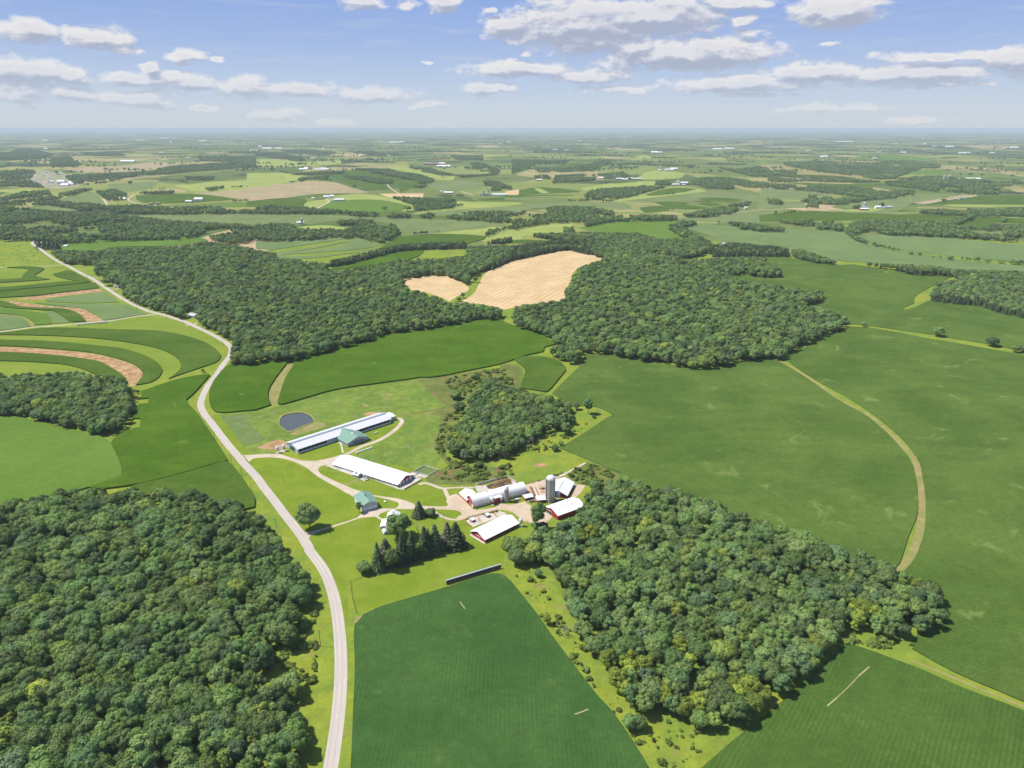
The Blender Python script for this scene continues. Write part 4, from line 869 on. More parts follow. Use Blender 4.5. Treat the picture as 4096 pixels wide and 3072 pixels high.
wood([('W', [(0, 722), (100, 680), (200, 680), (470, 640), (455, 590), (460, 560), (515, 490), (510, 440), (600, 355), (800, 290), (760, 250), (900, 220), (1300, 230), (1500, 290), (1600, 290), (1850, 280), (2100, 270), (2212, 280)]), ('X', [(0, 340), (110, 380), (175, 450), (0, 458)]), ('W', [(2000, 430), (1870, 440), (2150, 500)]), ('X', [(0, 500), (200, 540), (440, 560), (500, 640), (300, 715), (420, 700), (640, 760), (740, 860), (640, 900), (520, 950), (300, 1050), (80, 1165)]),
      ('W', [(2212, 1165), (2100, 1170), (1830, 1215), (1700, 1240), (1600, 1250), (1400, 1215), (1000, 1150), (850, 1120), (620, 1110), (560, 1200), (450, 1190), (270, 1100), (400, 1030), (300, 980), (180, 920), (0, 868)])], 8.8, (8.5, 16.5))
wood([('X', [(1400, 580), (1480, 500), (1600, 460), (1750, 450), (1240, 430), (1100, 390), (740, 345), (760, 315), (1100, 335), (1400, 345), (1600, 380), (2212, 395), (3200, 420), (3200, 900), (2212, 790), (2000, 745), (1850, 690), (1500, 655), (1385, 655)])], 8, (11, 15), .35)
wood([('X', [(200, 212), (300, 212), (480, 270), (620, 320), (740, 332), (620, 347), (400, 328), (200, 277)])], 7, (8, 12))
# conifer belts
wood([('V', [(640, 330), (900, 268), (1200, 198), (1300, 178), (1800, 158), (1830, 190), (1500, 198), (1250, 217), (1100, 250), (900, 302), (660, 357)])], 5.5, (11, 14), .9, True)
wood([('W', [(0, 292), (-190, 380), (0, 200), (200, 165), (490, 138), (700, 140), (900, 180), (800, 250), (640, 237), (480, 197), (300, 232)])], 5.5, (11, 14), .9, True)
wood([('W', [(180, 88), (490, 83), (700, 100), (900, 80), (1100, 90), (1280, 150), (1200, 205), (900, 175), (820, 145), (500, 142)])], 6.5, (10, 14), .5, True)
wood([('W', [(1640, 230), (1750, 190), (1900, 165), (2212, 200), (2212, 270), (1900, 270), (1700, 262)]), ('X', [(0, 190), (150, 210), (190, 265), (0, 270)])], 5.5, (11, 14), .9, True)
wood([('X', [(1385, 650), (1500, 590), (1900, 600), (2212, 660), (3000, 800), (3000, 900), (2212, 790), (2000, 745), (1850, 690), (1500, 655)])], 5.5, (9, 12), .95, True)
wood([('V', [(1600, 290), (1810, 260), (1820, 180), (2100, 168), (2212, 178), (2212, 300), (1960, 400), (1850, 440), (1760, 490), (1640, 440), (1640, 380)])], 7, (9, 13), .2)
wood([('W', [(1130, 150), (1400, 130), (1600, 150), (1680, 140), (1750, 190), (1650, 230), (1560, 270), (1300, 240)])], 7, (8, 12), .1, True)
wood([('V', [(1940, 160), (2212, 115), (2212, 140), (2110, 152)])], 6, (10, 13), .9, True)
wood([('W', [(640, 160), (850, 150), (900, 105), (1100, 105), (1280, 145), (1450, 130), (1680, 145), (1650, 240), (1500, 290), (1300, 240), (1000, 260), (780, 280), (690, 240)])], 7.6, (9, 15), .25, True)
# farther woods
FW = [('M', [(0, 700), (150, 720), (500, 760), (850, 770), (1150, 800), (1500, 840), (1850, 860), (2100, 872), (2212, 892), (2212, 1005), (2030, 1030), (1900, 1010), (1780, 980), (1500, 985), (900, 1000), (600, 1020), (350, 990), (0, 995)], 9),
      ('N', [(0, 870), (300, 862), (360, 910), (800, 912), (900, 862), (640, 862), (700, 832), (950, 830), (1200, 872), (1245, 940), (1150, 1000), (1050, 965), (860, 970), (500, 985), (0, 1005)], 8.5),
      ('M', [(0, 635), (200, 590), (420, 575), (450, 620), (700, 560), (800, 560), (560, 620), (440, 660), (700, 680), (900, 700), (940, 745), (700, 740), (430, 690), (150, 690), (0, 690)], 10),
      ('M', [(900, 710), (1200, 700), (1500, 720), (1900, 700), (1950, 745), (2212, 740), (2212, 765), (1800, 765), (1300, 775), (1000, 775)], 10),
      ('N', [(0, 715), (150, 705), (400, 715), (700, 745), (1000, 765), (1330, 775), (1330, 805), (1000, 795), (500, 765), (0, 765)], 10),
      ('N', [(1400, 795), (1500, 770), (1700, 790), (1850, 755), (2212, 750), (2212, 845), (2050, 840), (1900, 820), (1500, 810)], 10),
      ('O', [(0, 770), (150, 740), (400, 705), (700, 710), (880, 750), (880, 790), (700, 830), (500, 850), (200, 860), (0, 905)], 10),
      ('O', [(450, 890), (600, 850), (830, 800), (1000, 785), (1420, 790), (1420, 820), (900, 825), (700, 860), (560, 895), (700, 940), (1100, 950), (1250, 1000), (1000, 1010), (600, 990), (450, 940)], 9),
      ('O', [(1350, 890), (1480, 835), (1700, 835), (2212, 880), (2212, 920), (1700, 868), (1580, 862), (1460, 890), (1600, 960), (1680, 1010), (1600, 1015), (1400, 935)], 8),
      ('O', [(1450, 780), (1700, 730), (1950, 680), (2080, 660), (1950, 740), (1800, 780), (1550, 797)], 9),
      ('O', [(630, 600), (680, 560), (750, 550), (1000, 545), (1310, 525), (1320, 545), (1000, 610), (760, 640), (640, 625)], 10),
      ('O', [(1240, 500), (1360, 480), (1365, 525), (1250, 520)], 10),
      ('O', [(345, 490), (380, 440), (600, 425), (720, 430), (720, 470), (500, 490), (360, 500)], 11), ('O', [(190, 440), (300, 430), (340, 470), (200, 460)], 11), ('O', [(730, 420), (960, 400), (1045, 440), (1040, 460), (800, 465)], 11),
      ('O', [(1555, 470), (1650, 450), (1850, 450), (2100, 490), (2212, 495), (2212, 545), (2030, 540), (1900, 510), (1920, 560), (1700, 560), (1570, 515)], 11),
      ('O', [(1925, 390), (2100, 360), (2212, 370), (2212, 450), (2100, 430), (1940, 410)], 12), ('O', [(0, 300), (300, 310), (500, 315), (450, 345), (200, 340), (120, 390), (0, 420)], 13), ('O', [(130, 400), (450, 380), (640, 350), (850, 300), (860, 330), (700, 395), (300, 410)], 13),
      ('N', [(0, 230), (200, 240), (420, 290), (430, 318), (200, 295), (0, 262)], 14), ('N', [(200, 215), (500, 215), (700, 240), (600, 260), (400, 245)], 14), ('N', [(780, 225), (1000, 220), (1150, 260), (1100, 270), (850, 240)], 14),
      ('N', [(300, 430), (600, 410), (770, 405), (760, 425), (560, 440), (330, 445)], 11), ('N', [(365, 470), (520, 458), (630, 445), (620, 470), (480, 490), (370, 495)], 11), ('N', [(750, 440), (950, 450), (1180, 475), (1180, 510), (1030, 500), (820, 470)], 11),
      ('N', [(860, 385), (1150, 385), (1400, 430), (1540, 470), (1530, 490), (1350, 470), (1050, 430)], 11), ('N', [(1300, 360), (1500, 370), (1650, 410), (1720, 440), (1650, 440), (1450, 400)], 11), ('N', [(1350, 545), (1420, 480), (1530, 490), (1450, 545)], 11),
      ('N', [(1850, 330), (1950, 325), (2100, 390), (2110, 415), (1980, 405), (1880, 375)], 12), ('N', [(1680, 265), (1960, 262), (1960, 310), (1720, 300)], 13), ('N', [(1180, 625), (1400, 630), (1700, 640), (1820, 690), (1640, 720), (1380, 745), (1360, 690)], 11),
      ('N', [(1960, 490), (2060, 485), (2212, 540), (2212, 555), (2000, 570), (1990, 530)], 10),
      ('M', [(0, 400), (150, 380), (320, 400), (250, 470), (400, 540), (200, 530), (0, 520)], 13), ('M', [(430, 300), (600, 280), (710, 350), (560, 370), (440, 350)], 13), ('M', [(560, 440), (800, 420), (1000, 420), (1200, 440), (1000, 480), (760, 520), (640, 510)], 12),
      ('M', [(930, 420), (1300, 400), (1550, 350), (2000, 330), (2212, 300), (2212, 360), (1700, 400), (1300, 440)], 12), ('M', [(1700, 280), (2000, 270), (2212, 270), (2212, 330), (1750, 310)], 13), ('M', [(730, 240), (1090, 250), (1080, 275), (720, 260)], 14), ('M', [(0, 255), (250, 210), (480, 260), (300, 300), (0, 310)], 14),
      ('M', [(830, 580), (1000, 560), (1100, 600), (1080, 650), (950, 660), (880, 620)], 11), ('M', [(1200, 585), (1400, 575), (1500, 570), (1500, 590), (1250, 600)], 11), ('M', [(1600, 450), (1850, 450), (1850, 480), (1620, 480)], 12), ('M', [(1780, 545), (1930, 530), (1930, 560), (1790, 570)], 11),
      ('Q', [(130, 325), (400, 310), (900, 330), (1150, 310), (1490, 345), (1490, 370), (1350, 375), (1170, 430), (1050, 470), (800, 450), (480, 400), (150, 350)], 12), ('Q', [(0, 400), (250, 390), (240, 430), (560, 440), (900, 480), (1000, 500), (500, 500), (0, 500)], 12),
      ('Q', [(0, 510), (400, 530), (700, 540), (950, 560), (1270, 570), (1250, 600), (900, 645), (700, 600), (500, 580), (0, 545)], 11), ('Q', [(1000, 500), (1300, 440), (1700, 460), (2000, 500), (2160, 480), (2212, 500), (2000, 540), (1990, 600), (1700, 590), (1400, 570), (1250, 550), (1050, 530)], 12),
      ('Q', [(200, 655), (600, 620), (900, 640), (610, 690), (300, 670)], 11), ('Q', [(1250, 760), (1500, 740), (1900, 730), (2212, 710), (2212, 795), (1900, 790), (1500, 775)], 10), ('Q', [(330, 690), (420, 670), (430, 720), (330, 725)], 10), ('Q', [(730, 712), (800, 705), (800, 740), (740, 740)], 10),
      ('Q', [(30, 842), (350, 832), (640, 860), (640, 915), (300, 925), (0, 925), (0, 895), (330, 895)], 8.5), ('Q', [(740, 842), (1000, 835), (1400, 850), (1500, 860), (1750, 790), (1800, 790), (1600, 885), (1900, 900), (2212, 870), (2212, 1010), (2000, 990), (1600, 965), (1000, 945), (700, 940), (680, 900)], 8.5),
      ('Q', [(0, 640), (120, 650), (140, 690), (0, 680)], 10), ('Q', [(350, 605), (410, 605), (410, 635), (350, 630)], 10), ('Q', [(2020, 815), (2060, 815), (2050, 850), (2010, 850)], 9)]
for c, pts, sp in FW:
    n0 = len(FOREST); wood([(c, pts)], sp * 1.12, (8, 14), .04, True)
    FOREST[n0:] = [t_ for t_ in FOREST[n0:] if noise.noise(Vector((t_[1] / 130, t_[2] / 190, 2))) + .5 * noise.noise(Vector((t_[1] / 45, t_[2] / 60, 4))) > -.22]
# distant wooded ridges and groves, farther than single trees can be told apart
rf = random.Random(5)
for _ in range(300):
    d = 5200 * (4.4 ** rf.random()); a = rf.uniform(-.75, .75); cx, cy = d * math.sin(a), d * math.cos(a)
    L = rf.uniform(80, 420) * (d / 8000) ** .4; wv = rf.uniform(12, 60); th = rf.gauss(0, .5)
    n = int(min(45, max(6, L * wv / 520)))
    for _ in range(n):
        u, v = rf.uniform(-L, L), rf.gauss(0, wv)
        FOREST.append(('b', cx + u * math.cos(th) - v * math.sin(th), cy + u * math.sin(th) + v * math.cos(th), rf.uniform(13, 20), 0))
# hedgerows and lines of trees
hedge('X', [(650, 55), (700, 90), (770, 140), (850, 168)], 6, 9)
hedge('X', [(900, 175), (960, 200), (1050, 215), (1130, 232)], 7, 7, (6, 10))
hedge('X', [(1420, 283), (1500, 288)], 7, 5, (4, 7)); hedge('X', [(1660, 305), (1830, 315)], 7, 8, (7, 10)); hedge('X', [(2080, 340), (2212, 345)], 7, 14, (8, 11))
hedge('V', [(1360, 85), (1490, 78)], 7, 6, (6, 10)); hedge('V', [(1540, 62), (1590, 62)], 7, 5, (4, 6)); hedge('V', [(2000, 105), (2060, 60), (2212, 30)], 8, 20, (7, 12), 0, .3)
hedge('V', [(960, 120), (1000, 150)], 6, 8, (5, 8)); hedge('V', [(1040, 140), (1110, 160)], 6, 10, (8, 11))
hedge('N', [(930, 980), (1100, 1020)], 8, 20, (6, 11), 0, .4)
for c, pts in (('N', [(205, 410), (300, 430)]), ('N', [(290, 505), (345, 500)]), ('N', [(560, 480), (660, 490)]), ('N', [(1720, 610), (1800, 615)]), ('O', [(780, 665), (900, 650)]), ('O', [(1270, 605), (1400, 598)]), ('O', [(480, 660), (690, 650)]), ('O', [(1550, 420), (1700, 415)]),
               ('M', [(1540, 490), (1620, 500)]), ('M', [(2000, 545), (2160, 535)]), ('M', [(2000, 670), (2160, 660)]), ('M', [(1300, 555), (1480, 545)]), ('Q', [(60, 775), (230, 765)]), ('Q', [(880, 300), (1000, 300)]), ('Q', [(750, 220), (900, 215)]), ('Q', [(1560, 340), (1960, 340)]), ('Q', [(1740, 390), (1950, 395)]), ('Q', [(500, 250), (780, 260)])):
    hedge(c, pts, 12, 10, (8, 13), 0, .15)
for c, pts, sp in (('O', [(870, 345), (1200, 340)], 12), ('O', [(870, 375), (1090, 375)], 12), ('O', [(1180, 355), (1580, 365)], 12), ('O', [(1680, 275), (1880, 280)], 12), ('O', [(1690, 340), (2030, 345)], 12), ('O', [(1220, 285), (1420, 290)], 12), ('O', [(1800, 380), (2120, 450)], 12),
                   ('N', [(740, 330), (1200, 330)], 12), ('N', [(1400, 310), (1680, 300)], 12), ('N', [(1770, 460), (2080, 430)], 11), ('M', [(710, 250), (1080, 262)], 12), ('Q', [(420, 190), (600, 198)], 14), ('Q', [(1420, 250), (1620, 240)], 14), ('Q', [(1500, 290), (1640, 285)], 13), ('Q', [(2080, 290), (2212, 300)], 13)):
    hedge(c, pts, sp, 30, (10, 15), 0, .1)

def area_of(i, x, y):
    if i < N_W: return 'the near left wood'
    if i < N_E: return 'the near right wood'
    if i < N_C: return 'the copse behind the barns'
    return 'the copse on the left edge'
def tree_score(t):
    px, py = proj(t[1], t[2], t[3] * .6)
    vis = -20 < px < 4116 and 500 < py < 3090
    return (vis, -math.hypot(t[1], t[2]))
order = sorted(range(len(FOREST)), key=lambda i: tree_score(FOREST[i]), reverse=True)
YEL = [cat(('T', [(640, 960), (740, 770), (830, 740), (1000, 800), (1060, 900), (1150, 1010), (1210, 1180), (1180, 1280), (900, 1230), (760, 1160), (660, 1100)])), cat(('T', [(1650, 1000), (1760, 930), (1948, 920), (1948, 1240), (1700, 1290)])), cat(('U', [(0, 920), (250, 900), (280, 1100), (0, 1180)])),
       cat(('T', [(1250, 700), (1330, 660), (1420, 760), (1380, 850), (1250, 800)])), cat(('T', [(1220, 1090), (1420, 1080), (1560, 1260), (1400, 1350), (1280, 1230)])), cat(('U', [(540, 380), (800, 400), (840, 560), (620, 600)])), cat(('U', [(980, 230), (1280, 200), (1340, 330), (1180, 420), (980, 300)])), cat(('B', [(1420, 1300), (1700, 1290), (1720, 1420), (1450, 1400)])), cat(('A', [(380, 1120), (500, 1130), (560, 1230), (400, 1300)]))]
PJ = np.array([proj(t[1], t[2], t[3] * .6) for t in FOREST[:N_L]]); ylw = np.zeros(len(PJ), bool)
for p_ in YEL: ylw |= inside(PJ[:, 0], PJ[:, 1], p_)
YS = set(int(i) for i in np.nonzero(ylw)[0] if rng.uniform() < .62)
single = set(list(YS)[:90]); single |= set([i for i in order if i not in single][:262 - len(single)])
YM = [l[0].copy() for l in BL]
for m_ in YM: m_.materials[0] = MATS['leaves_yellow']
tone = ['dark blue green', 'grey green', 'deep green', 'mid green', 'fresh green', 'olive green']
for i in sorted(single):
    kd, x, y, h, _ = FOREST[i]; px, py = proj(x, y, h * .7)
    where = area_of(i, x, y)
    row = 'bottom' if py > 2700 else 'lower' if py > 2450 else 'middle' if py > 2200 else 'upper'
    col = 'far left' if px < 350 else 'left' if px < 700 else 'central' if px < 1024 else 'roadside' if px < 1700 else 'left' if px < 2450 else 'central' if px < 2900 else 'right'
    k = random.randrange(8); big = 'broad' if SPEC[k][2] > 4.8 else 'narrow' if SPEC[k][2] < 4.5 else 'rounded'
    if i in YS:
        o = tree('broadleaf_tree', x, y, h * .85, None, 'yellow green %s tree in the %s %s of %s' % (big, row, col, where), 'yellow green trees of ' + where, k=k)
        [c_ for c_ in o.children if c_.name.startswith('crown')][0].data = YM[k]; continue
    tree('broadleaf_tree', x, y, h, None, '%s %s tree in the %s %s of %s' % ('tall' if h > 14.5 else 'low' if h < 12.5 else 'full', big, row, col, where), 'trees of ' + where, k=k)

def gn_mass(name, label, items, lib, spec):
    """uncountable mass of trees: points carry height, turn and kind; every point grows one whole tree mesh"""
    me = bpy.data.meshes.new(name); me.vertices.add(len(items))
    me.vertices.foreach_set('co', np.array([(x, y, relief(x, y)) for _, x, y, _, _ in items], 'f').ravel())
    kinds = rng.integers(0, len(lib), len(items))
    for nm, ty, val in (('kind', 'INT', kinds), ('turn', 'FLOAT', rng.uniform(0, 6.28, len(items))), ('size', 'FLOAT', np.array([it[3] / spec[k] for it, k in zip(items, kinds)]))):
        at = me.attributes.new(nm, ty, 'POINT'); at.data.foreach_set('value', val)
    ob = bpy.data.objects.new(name, me); COL.objects.link(ob); ob['kind'] = 'stuff'; ob['label'] = label
    ng = bpy.data.node_groups.new(name, 'GeometryNodeTree'); ng.interface.new_socket('Geometry', in_out='INPUT', socket_type='NodeSocketGeometry'); ng.interface.new_socket('Geometry', in_out='OUTPUT', socket_type='NodeSocketGeometry')
    b = NB(ng); gi = b.n('NodeGroupInput'); go = b.n('NodeGroupOutput'); jn = b.n('GeometryNodeJoinGeometry')
    def attr(nm, ty):
        a = b.n('GeometryNodeInputNamedAttribute', data_type=ty); a.inputs[0].default_value = nm
        return a.outputs[0]
    for k, l in enumerate(lib):
        po = bpy.data.objects.new('tree_source', l[2])
        inf = b.n('GeometryNodeObjectInfo'); inf.inputs[0].default_value = po
        cmp_ = b.n('FunctionNodeCompare', data_type='INT', operation='EQUAL')
        ng.links.new(attr('kind', 'INT'), cmp_.inputs[2]); cmp_.inputs[3].default_value = k
        ip = b.n('GeometryNodeInstanceOnPoints'); ng.links.new(gi.outputs[0], ip.inputs['Points']); ng.links.new(cmp_.outputs[0], ip.inputs['Selection'])
        ng.links.new(inf.outputs['Geometry'], ip.inputs['Instance'])
        cx = b.n('ShaderNodeCombineXYZ'); ng.links.new(attr('turn', 'FLOAT'), cx.inputs[2]); ng.links.new(cx.outputs[0], ip.inputs['Rotation'])
        ng.links.new(attr('size', 'FLOAT'), ip.inputs['Scale']); ng.links.new(ip.outputs[0], jn.inputs[0])
    ng.links.new(jn.outputs[0], go.inputs[0])
    md = ob.modifiers.new('grow', 'NODES'); md.node_group = ng
    return ob
rest = [FOREST[i] for i in range(len(FOREST)) if i not in single]
gn_mass('woodland', 'broadleaf woods and hedgerows covering the land beyond the nearest trees', [t for t in rest if t[0] == 'b'], BL, [s_[1] for s_ in SPEC])
gn_mass('conifer_plantation', 'dark conifer plantations in belts around the straw field', [t for t in rest if t[0] == 'c'], CF, [14, 15, 12.5])
print('FOREST', len(FOREST), N_W, N_E, N_C, N_L, 'singles', len(single))
# rough growth along wood edges, in the meadow and scrub
brush = []
def scatter(n, sc, *segs):
    poly = cat(*segs); xs = [p[0] for p in poly]; ys = [p[1] for p in poly]; m = 0; n0 = len(brush)
    while m < n * 6 and len(brush) < n0 + n:
        m += 1; x, y = random.uniform(min(xs), max(xs)), random.uniform(min(ys), max(ys))
        if not inside(np.array([x]), np.array([y]), poly)[0]: continue
        gx, gy = gnd(x, y)
        if noise.noise(Vector((gx / 11, gy / 11, 5))) < -.08: continue
        brush.append(('b', gx, gy, random.uniform(.3, 1.0) ** 1.8 * sc, 0))
scatter(260, 2.6, ('S', [(430, 260), (360, 420), (320, 520), (330, 660), (200, 760), (120, 850), (60, 960), (170, 915), (290, 930), (420, 1060), (460, 900), (470, 600), (440, 330)]))
scatter(420, 2.6, ('B', [(440, 320), (560, 330), (520, 450), (420, 620), (420, 720), (620, 790), (900, 760), (980, 820), (960, 900), (700, 930), (330, 900), (430, 780), (330, 690), (310, 560), (350, 430)]))
scatter(300, 4.5, ('V', [(1880, 1330), (2212, 1330), (2212, 1500), (1900, 1480)]))
scatter(200, 3.0, ('V', [(1650, 1330), (1950, 1270), (2200, 1240), (2200, 1330), (2000, 1420), (1700, 1500), (1640, 1400)]))
scatter(160, 2.4, ('B', [(1450, 840), (1640, 770), (1880, 860), (1680, 960), (1500, 920)]))
scatter(90, 2.2, ('T', [(0, 60), (130, 100), (300, 260), (380, 500), (480, 680), (640, 820), (600, 950), (640, 1080), (330, 650), (200, 470), (60, 300)]))
scatter(70, 1.9, ('T', [(700, 1170), (800, 1120), (1000, 1270), (1400, 1360), (1750, 1260), (1940, 1240), (1600, 1480), (1400, 1620), (1100, 1650), (850, 1330)]))
scatter(150, 2.0, ('B', [(1000, 640), (1250, 520), (1450, 480), (1700, 350), (1640, 420), (1380, 600), (1300, 650), (1000, 700)]))
scatter(160, 2.4, ('R', [(1120, 120), (1215, 150), (1215, 220), (1150, 380), (1110, 480), (950, 540), (850, 530), (1000, 500), (1100, 460), (1150, 300)]))
scatter(120, 2.6, ('U', [(500, 640), (620, 640), (1000, 700), (900, 760), (640, 710), (520, 780), (380, 900), (330, 900)]))
scatter(200, 1.3, ('L', [(0, 260), (260, 245), (480, 440), (0, 470)]))
scatter(45, 1.6, ('C', [(420, 840), (560, 780), (740, 735), (890, 700), (895, 722), (740, 760), (560, 805), (430, 865)]))
scatter(30, 1.6, ('C', [(1440, 275), (1600, 228), (1800, 165), (1900, 120), (1910, 150), (1720, 210), (1500, 285)]))
gn_mass('brush', 'rough bushes and brambles along the wood edges', brush, BUSH, [2.4, 2.4, 2.4, 2.4])

# ------------------------------------------------------------------ trees one can point at
def place(kind, c, base, top, wpx, label, group=None, k=None, **kw):
    wpx *= 1.12 if kind == 'spruce_tree' else 1.1
    x, y = g(c, *base); h = tall(c, base, top); d = y * cP + CAM_H * sP; r = wpx * CROP[c][2] * d / FOC / 2
    return tree(kind, x, y, h, r, label, group, k=k, **kw)
sp_g = 'spruces in the row south of the farmhouse'
for base, top, w, lab in [((600, 1400), (605, 985), 190, 'dark spruce at the left end of the row below the farmhouse'), ((960, 1290), (960, 855), 230, 'spruce with brownish crown in the middle of the row beside the house tree'),
                          ((1100, 1235), (1095, 810), 170, 'slim pointed spruce in the gap just left of the bare tree'), ((1290, 1180), (1270, 750), 200, 'bushy spruce standing just right of the bare grey tree'), ((1440, 1120), (1440, 715), 230, 'tallest full dark spruce in the right half of the row'),
                          ((1345, 1150), (1340, 780), 130, 'short spruce squeezed between two fuller spruces in the row'), ((1750, 1055), (1700, 690), 260, 'dense dark spruce at the right end of the row')]:
    place('spruce_tree', 'E', base, top, w, lab, sp_g)
place('spruce_tree', 'E', (720, 1290), (720, 930), 260, 'thin brown needled spruce near the left end of the row', sp_g, mat='needles_brown')
place('spruce_tree', 'E', (1620, 1045), (1625, 680), 210, 'sparse brownish spruce beside the dense one at the right end', sp_g, mat='needles_brown')
place('spruce_tree', 'E', (1190, 1190), (1185, 1030), 40, 'small narrow young spruce at the foot of the row', sp_g)
place('spruce_tree', 'E', (1205, 610), (1200, 378), 170, 'single spruce on the lawn beside the driveway fork')
place('broadleaf_tree', 'E', (790, 1395), (790, 1110), 210, 'round green leafy tree among the spruces below the farmhouse', k=4)
place('broadleaf_tree', 'E', (1240, 1190), (1240, 980), 120, 'small leafy tree under the spruces right of the gap', k=5)
place('broadleaf_tree', 'E', (880, 1330), (880, 1090), 170, 'dark leafy tree between the left spruces of the row', k=0)
place('broadleaf_tree', 'E', (1030, 1270), (1030, 1040), 150, 'leafy tree left of the slim pointed spruce', k=2)
place('broadleaf_tree', 'E', (1370, 605), (1370, 505), 150, 'low rounded bush tree just right of the lawn spruce', k=4)
place('broadleaf_tree', 'E', (900, 920), (880, 600), 330, 'big shade tree hiding the front of the white farmhouse', k=1)
place('broadleaf_tree', 'E', (322, 560), (315, 395), 90, 'thin young tree at the left corner of the green roofed garage', k=5)
place('broadleaf_tree', 'A', (950, 1325), (940, 1125), 175, 'large lone tree on the lawn beside the road', k=1)
place('broadleaf_tree', 'E', (388, 1450), (385, 1295), 195, 'squat round yew like bush tree alone on the lawn', k=4)
place('broadleaf_tree', 'C', (1480, 985), (1480, 600), 205, 'tall leafy tree with bare lower trunk at the farmyard edge', k=3)
place('broadleaf_tree', 'C', (1430, 990), (1430, 880), 120, 'low bush tree at the foot of the tall farmyard tree', k=2)
place('broadleaf_tree', 'C', (1560, 1000), (1560, 880), 130, 'dark low tree right of the tall farmyard tree', k=0)
place('broadleaf_tree', 'B', (1625, 335), (1620, 205), 75, 'upright tree at the tip of the meadow near the crop field', k=3)
place('broadleaf_tree', 'B', (1525, 300), (1520, 240), 60, 'short dark tree between the copse and the meadow tip tree', k=2)
place('broadleaf_tree', 'B', (1430, 515), (1425, 410), 90, 'thin grey green tree at the meadow side of the copse', k=5)
place('broadleaf_tree', 'B', (480, 205), (485, 145), 100, 'lone round thicket tree in the rough pasture behind the long barn', k=4)
place('broadleaf_tree', 'B', (515, 305), (515, 240), 110, 'dark round tree at the left tip of the copse', k=0)
place('broadleaf_tree', 'B', (1340, 655), (1340, 612), 65, 'small bush tree on the field edge right of the copse', k=4)
place('broadleaf_tree', 'B', (1390, 610), (1390, 575), 45, 'tiny bush tree at the field corner above the meadow', k=4)
place('broadleaf_tree', 'B', (680, 800), (680, 745), 60, 'small dark tree below the lower tip of the copse', k=2)
place('broadleaf_tree', 'T', (890, 1365), (890, 1265), 110, 'left bush tree of the pair in the yellow meadow', k=4)
place('broadleaf_tree', 'T', (965, 1360), (965, 1275), 110, 'right bush tree of the pair in the yellow meadow', k=4)
place('broadleaf_tree', 'T', (200, 205), (200, 155), 55, 'small round bush tree in the strip beside the soybean field', k=4)
place('broadleaf_tree', 'T', (265, 565), (265, 490), 60, 'bush tree on the long edge of the soybean field', k=4)
fl = 'single trees on the line between the big right fields'
for base, top, w, lab in [((825, 878), (825, 838), 45, 'smallest lone tree on the line between the right fields'), ((1465, 962), (1462, 885), 80, 'ragged lone tree in the middle of the right field line'), ((1930, 1047), (1930, 972), 90, 'full lone tree right along the field line'), ((2135, 1100), (2130, 1040), 65, 'paired lone tree near the right edge on the field line'), ((2205, 1100), (2208, 1030), 70, 'last tree on the field line at the right edge')]:
    place('broadleaf_tree', 'X', base, top, w, lab, fl)
for base, top, w, lab in [((1233, 256), (1233, 226), 38, 'first small hedge tree past the gap on the right field boundary'), ((1307, 264), (1307, 240), 26, 'tiny hedge tree on the right field boundary'), ((1570, 300), (1572, 265), 45, 'round hedge tree midway on the right field boundary'), ((1893, 326), (1893, 290), 50, 'hedge tree near the right end of the field boundary'), ((2005, 332), (2005, 300), 60, 'last round hedge tree before the clump on the field boundary')]:
    place('broadleaf_tree', 'X', base, top, w, lab, 'hedge trees on the far right field boundary')
for base, top, w, lab in [((1815, 515), (1808, 470), 40, 'small round tree at the right foot of the gap between straw fields'), ((1895, 500), (1893, 445), 45, 'upright tree on the grass between the two straw fields'), ((1787, 632), (1787, 583), 36, 'lone small tree on the grass below the two straw fields'), ((1755, 660), (1757, 625), 40, 'bush tree at the foot of the small straw field')]:
    place('broadleaf_tree', 'V', base, top, w, lab)
place('broadleaf_tree', 'L', (938, 632), (938, 556), 85, 'round tree left of the small white roadside shed', k=0)
place('spruce_tree', 'L', (1000, 612), (1000, 572), 34, 'small conifer just behind the white roadside shed')
place('broadleaf_tree', 'L', (1022, 590), (1022, 500), 110, 'dark full tree on the lawn behind the white roadside shed', k=0)
for i, x in enumerate((345, 385, 430, 470, 500)):
    place('spruce_tree', 'L', (x, 300 + (x - 345) * .12), (x, 232 + (x - 345) * .1), 48, 'dark conifer number in the windbreak'.replace(' number', '') + ' at the roadside bend, %s' % ('left end', 'second from left', 'middle one', 'second from right', 'right end')[i], 'conifers at the far road bend')
place('broadleaf_tree', 'L', (1754, 1382), (1754, 1352), 30, 'small dark bush tree on the grass strip between corn strips', k=4)
place('broadleaf_tree', 'N', (1112, 730), (1112, 700), 42, 'round lone tree in the far pale green field', k=4)
place('broadleaf_tree', 'N', (1310, 742), (1310, 695), 65, 'broad lone tree at the corner of the far green field', k=4)
place('broadleaf_tree', 'N', (852, 545), (852, 522), 28, 'small lone tree on the edge of the far tan field', k=4)
place('broadleaf_tree', 'M', (1128, 516), (1128, 485), 30, 'lone round tree beside the far lane left of the village', k=4)
place('broadleaf_tree', 'Q', (980, 718), (980, 674), 36, 'lone tree beside the distant white farmhouse on the right', k=1)
place('broadleaf_tree', 'Q', (1518, 658), (1518, 630), 44, 'lone tree on the edge of the far tan strip', k=4)
def dead(c, base, top, label, seed, spread=.5, group=None):
    x, y = g(c, *base); h = tall(c, base, top); o = thing('bare_tree', label, 'dead tree', x, y, 0, group)
    bare_tree(seed, h, spread).build('branches', 'dead_wood', o); return o
dead('E', (1190, 905), (1180, 655), 'bare grey tree on the lawn between house tree and spruces', 3)
dead('B', (1725, 345), (1720, 272), 'whitish bare tree at the tip of the meadow', 4, .7)
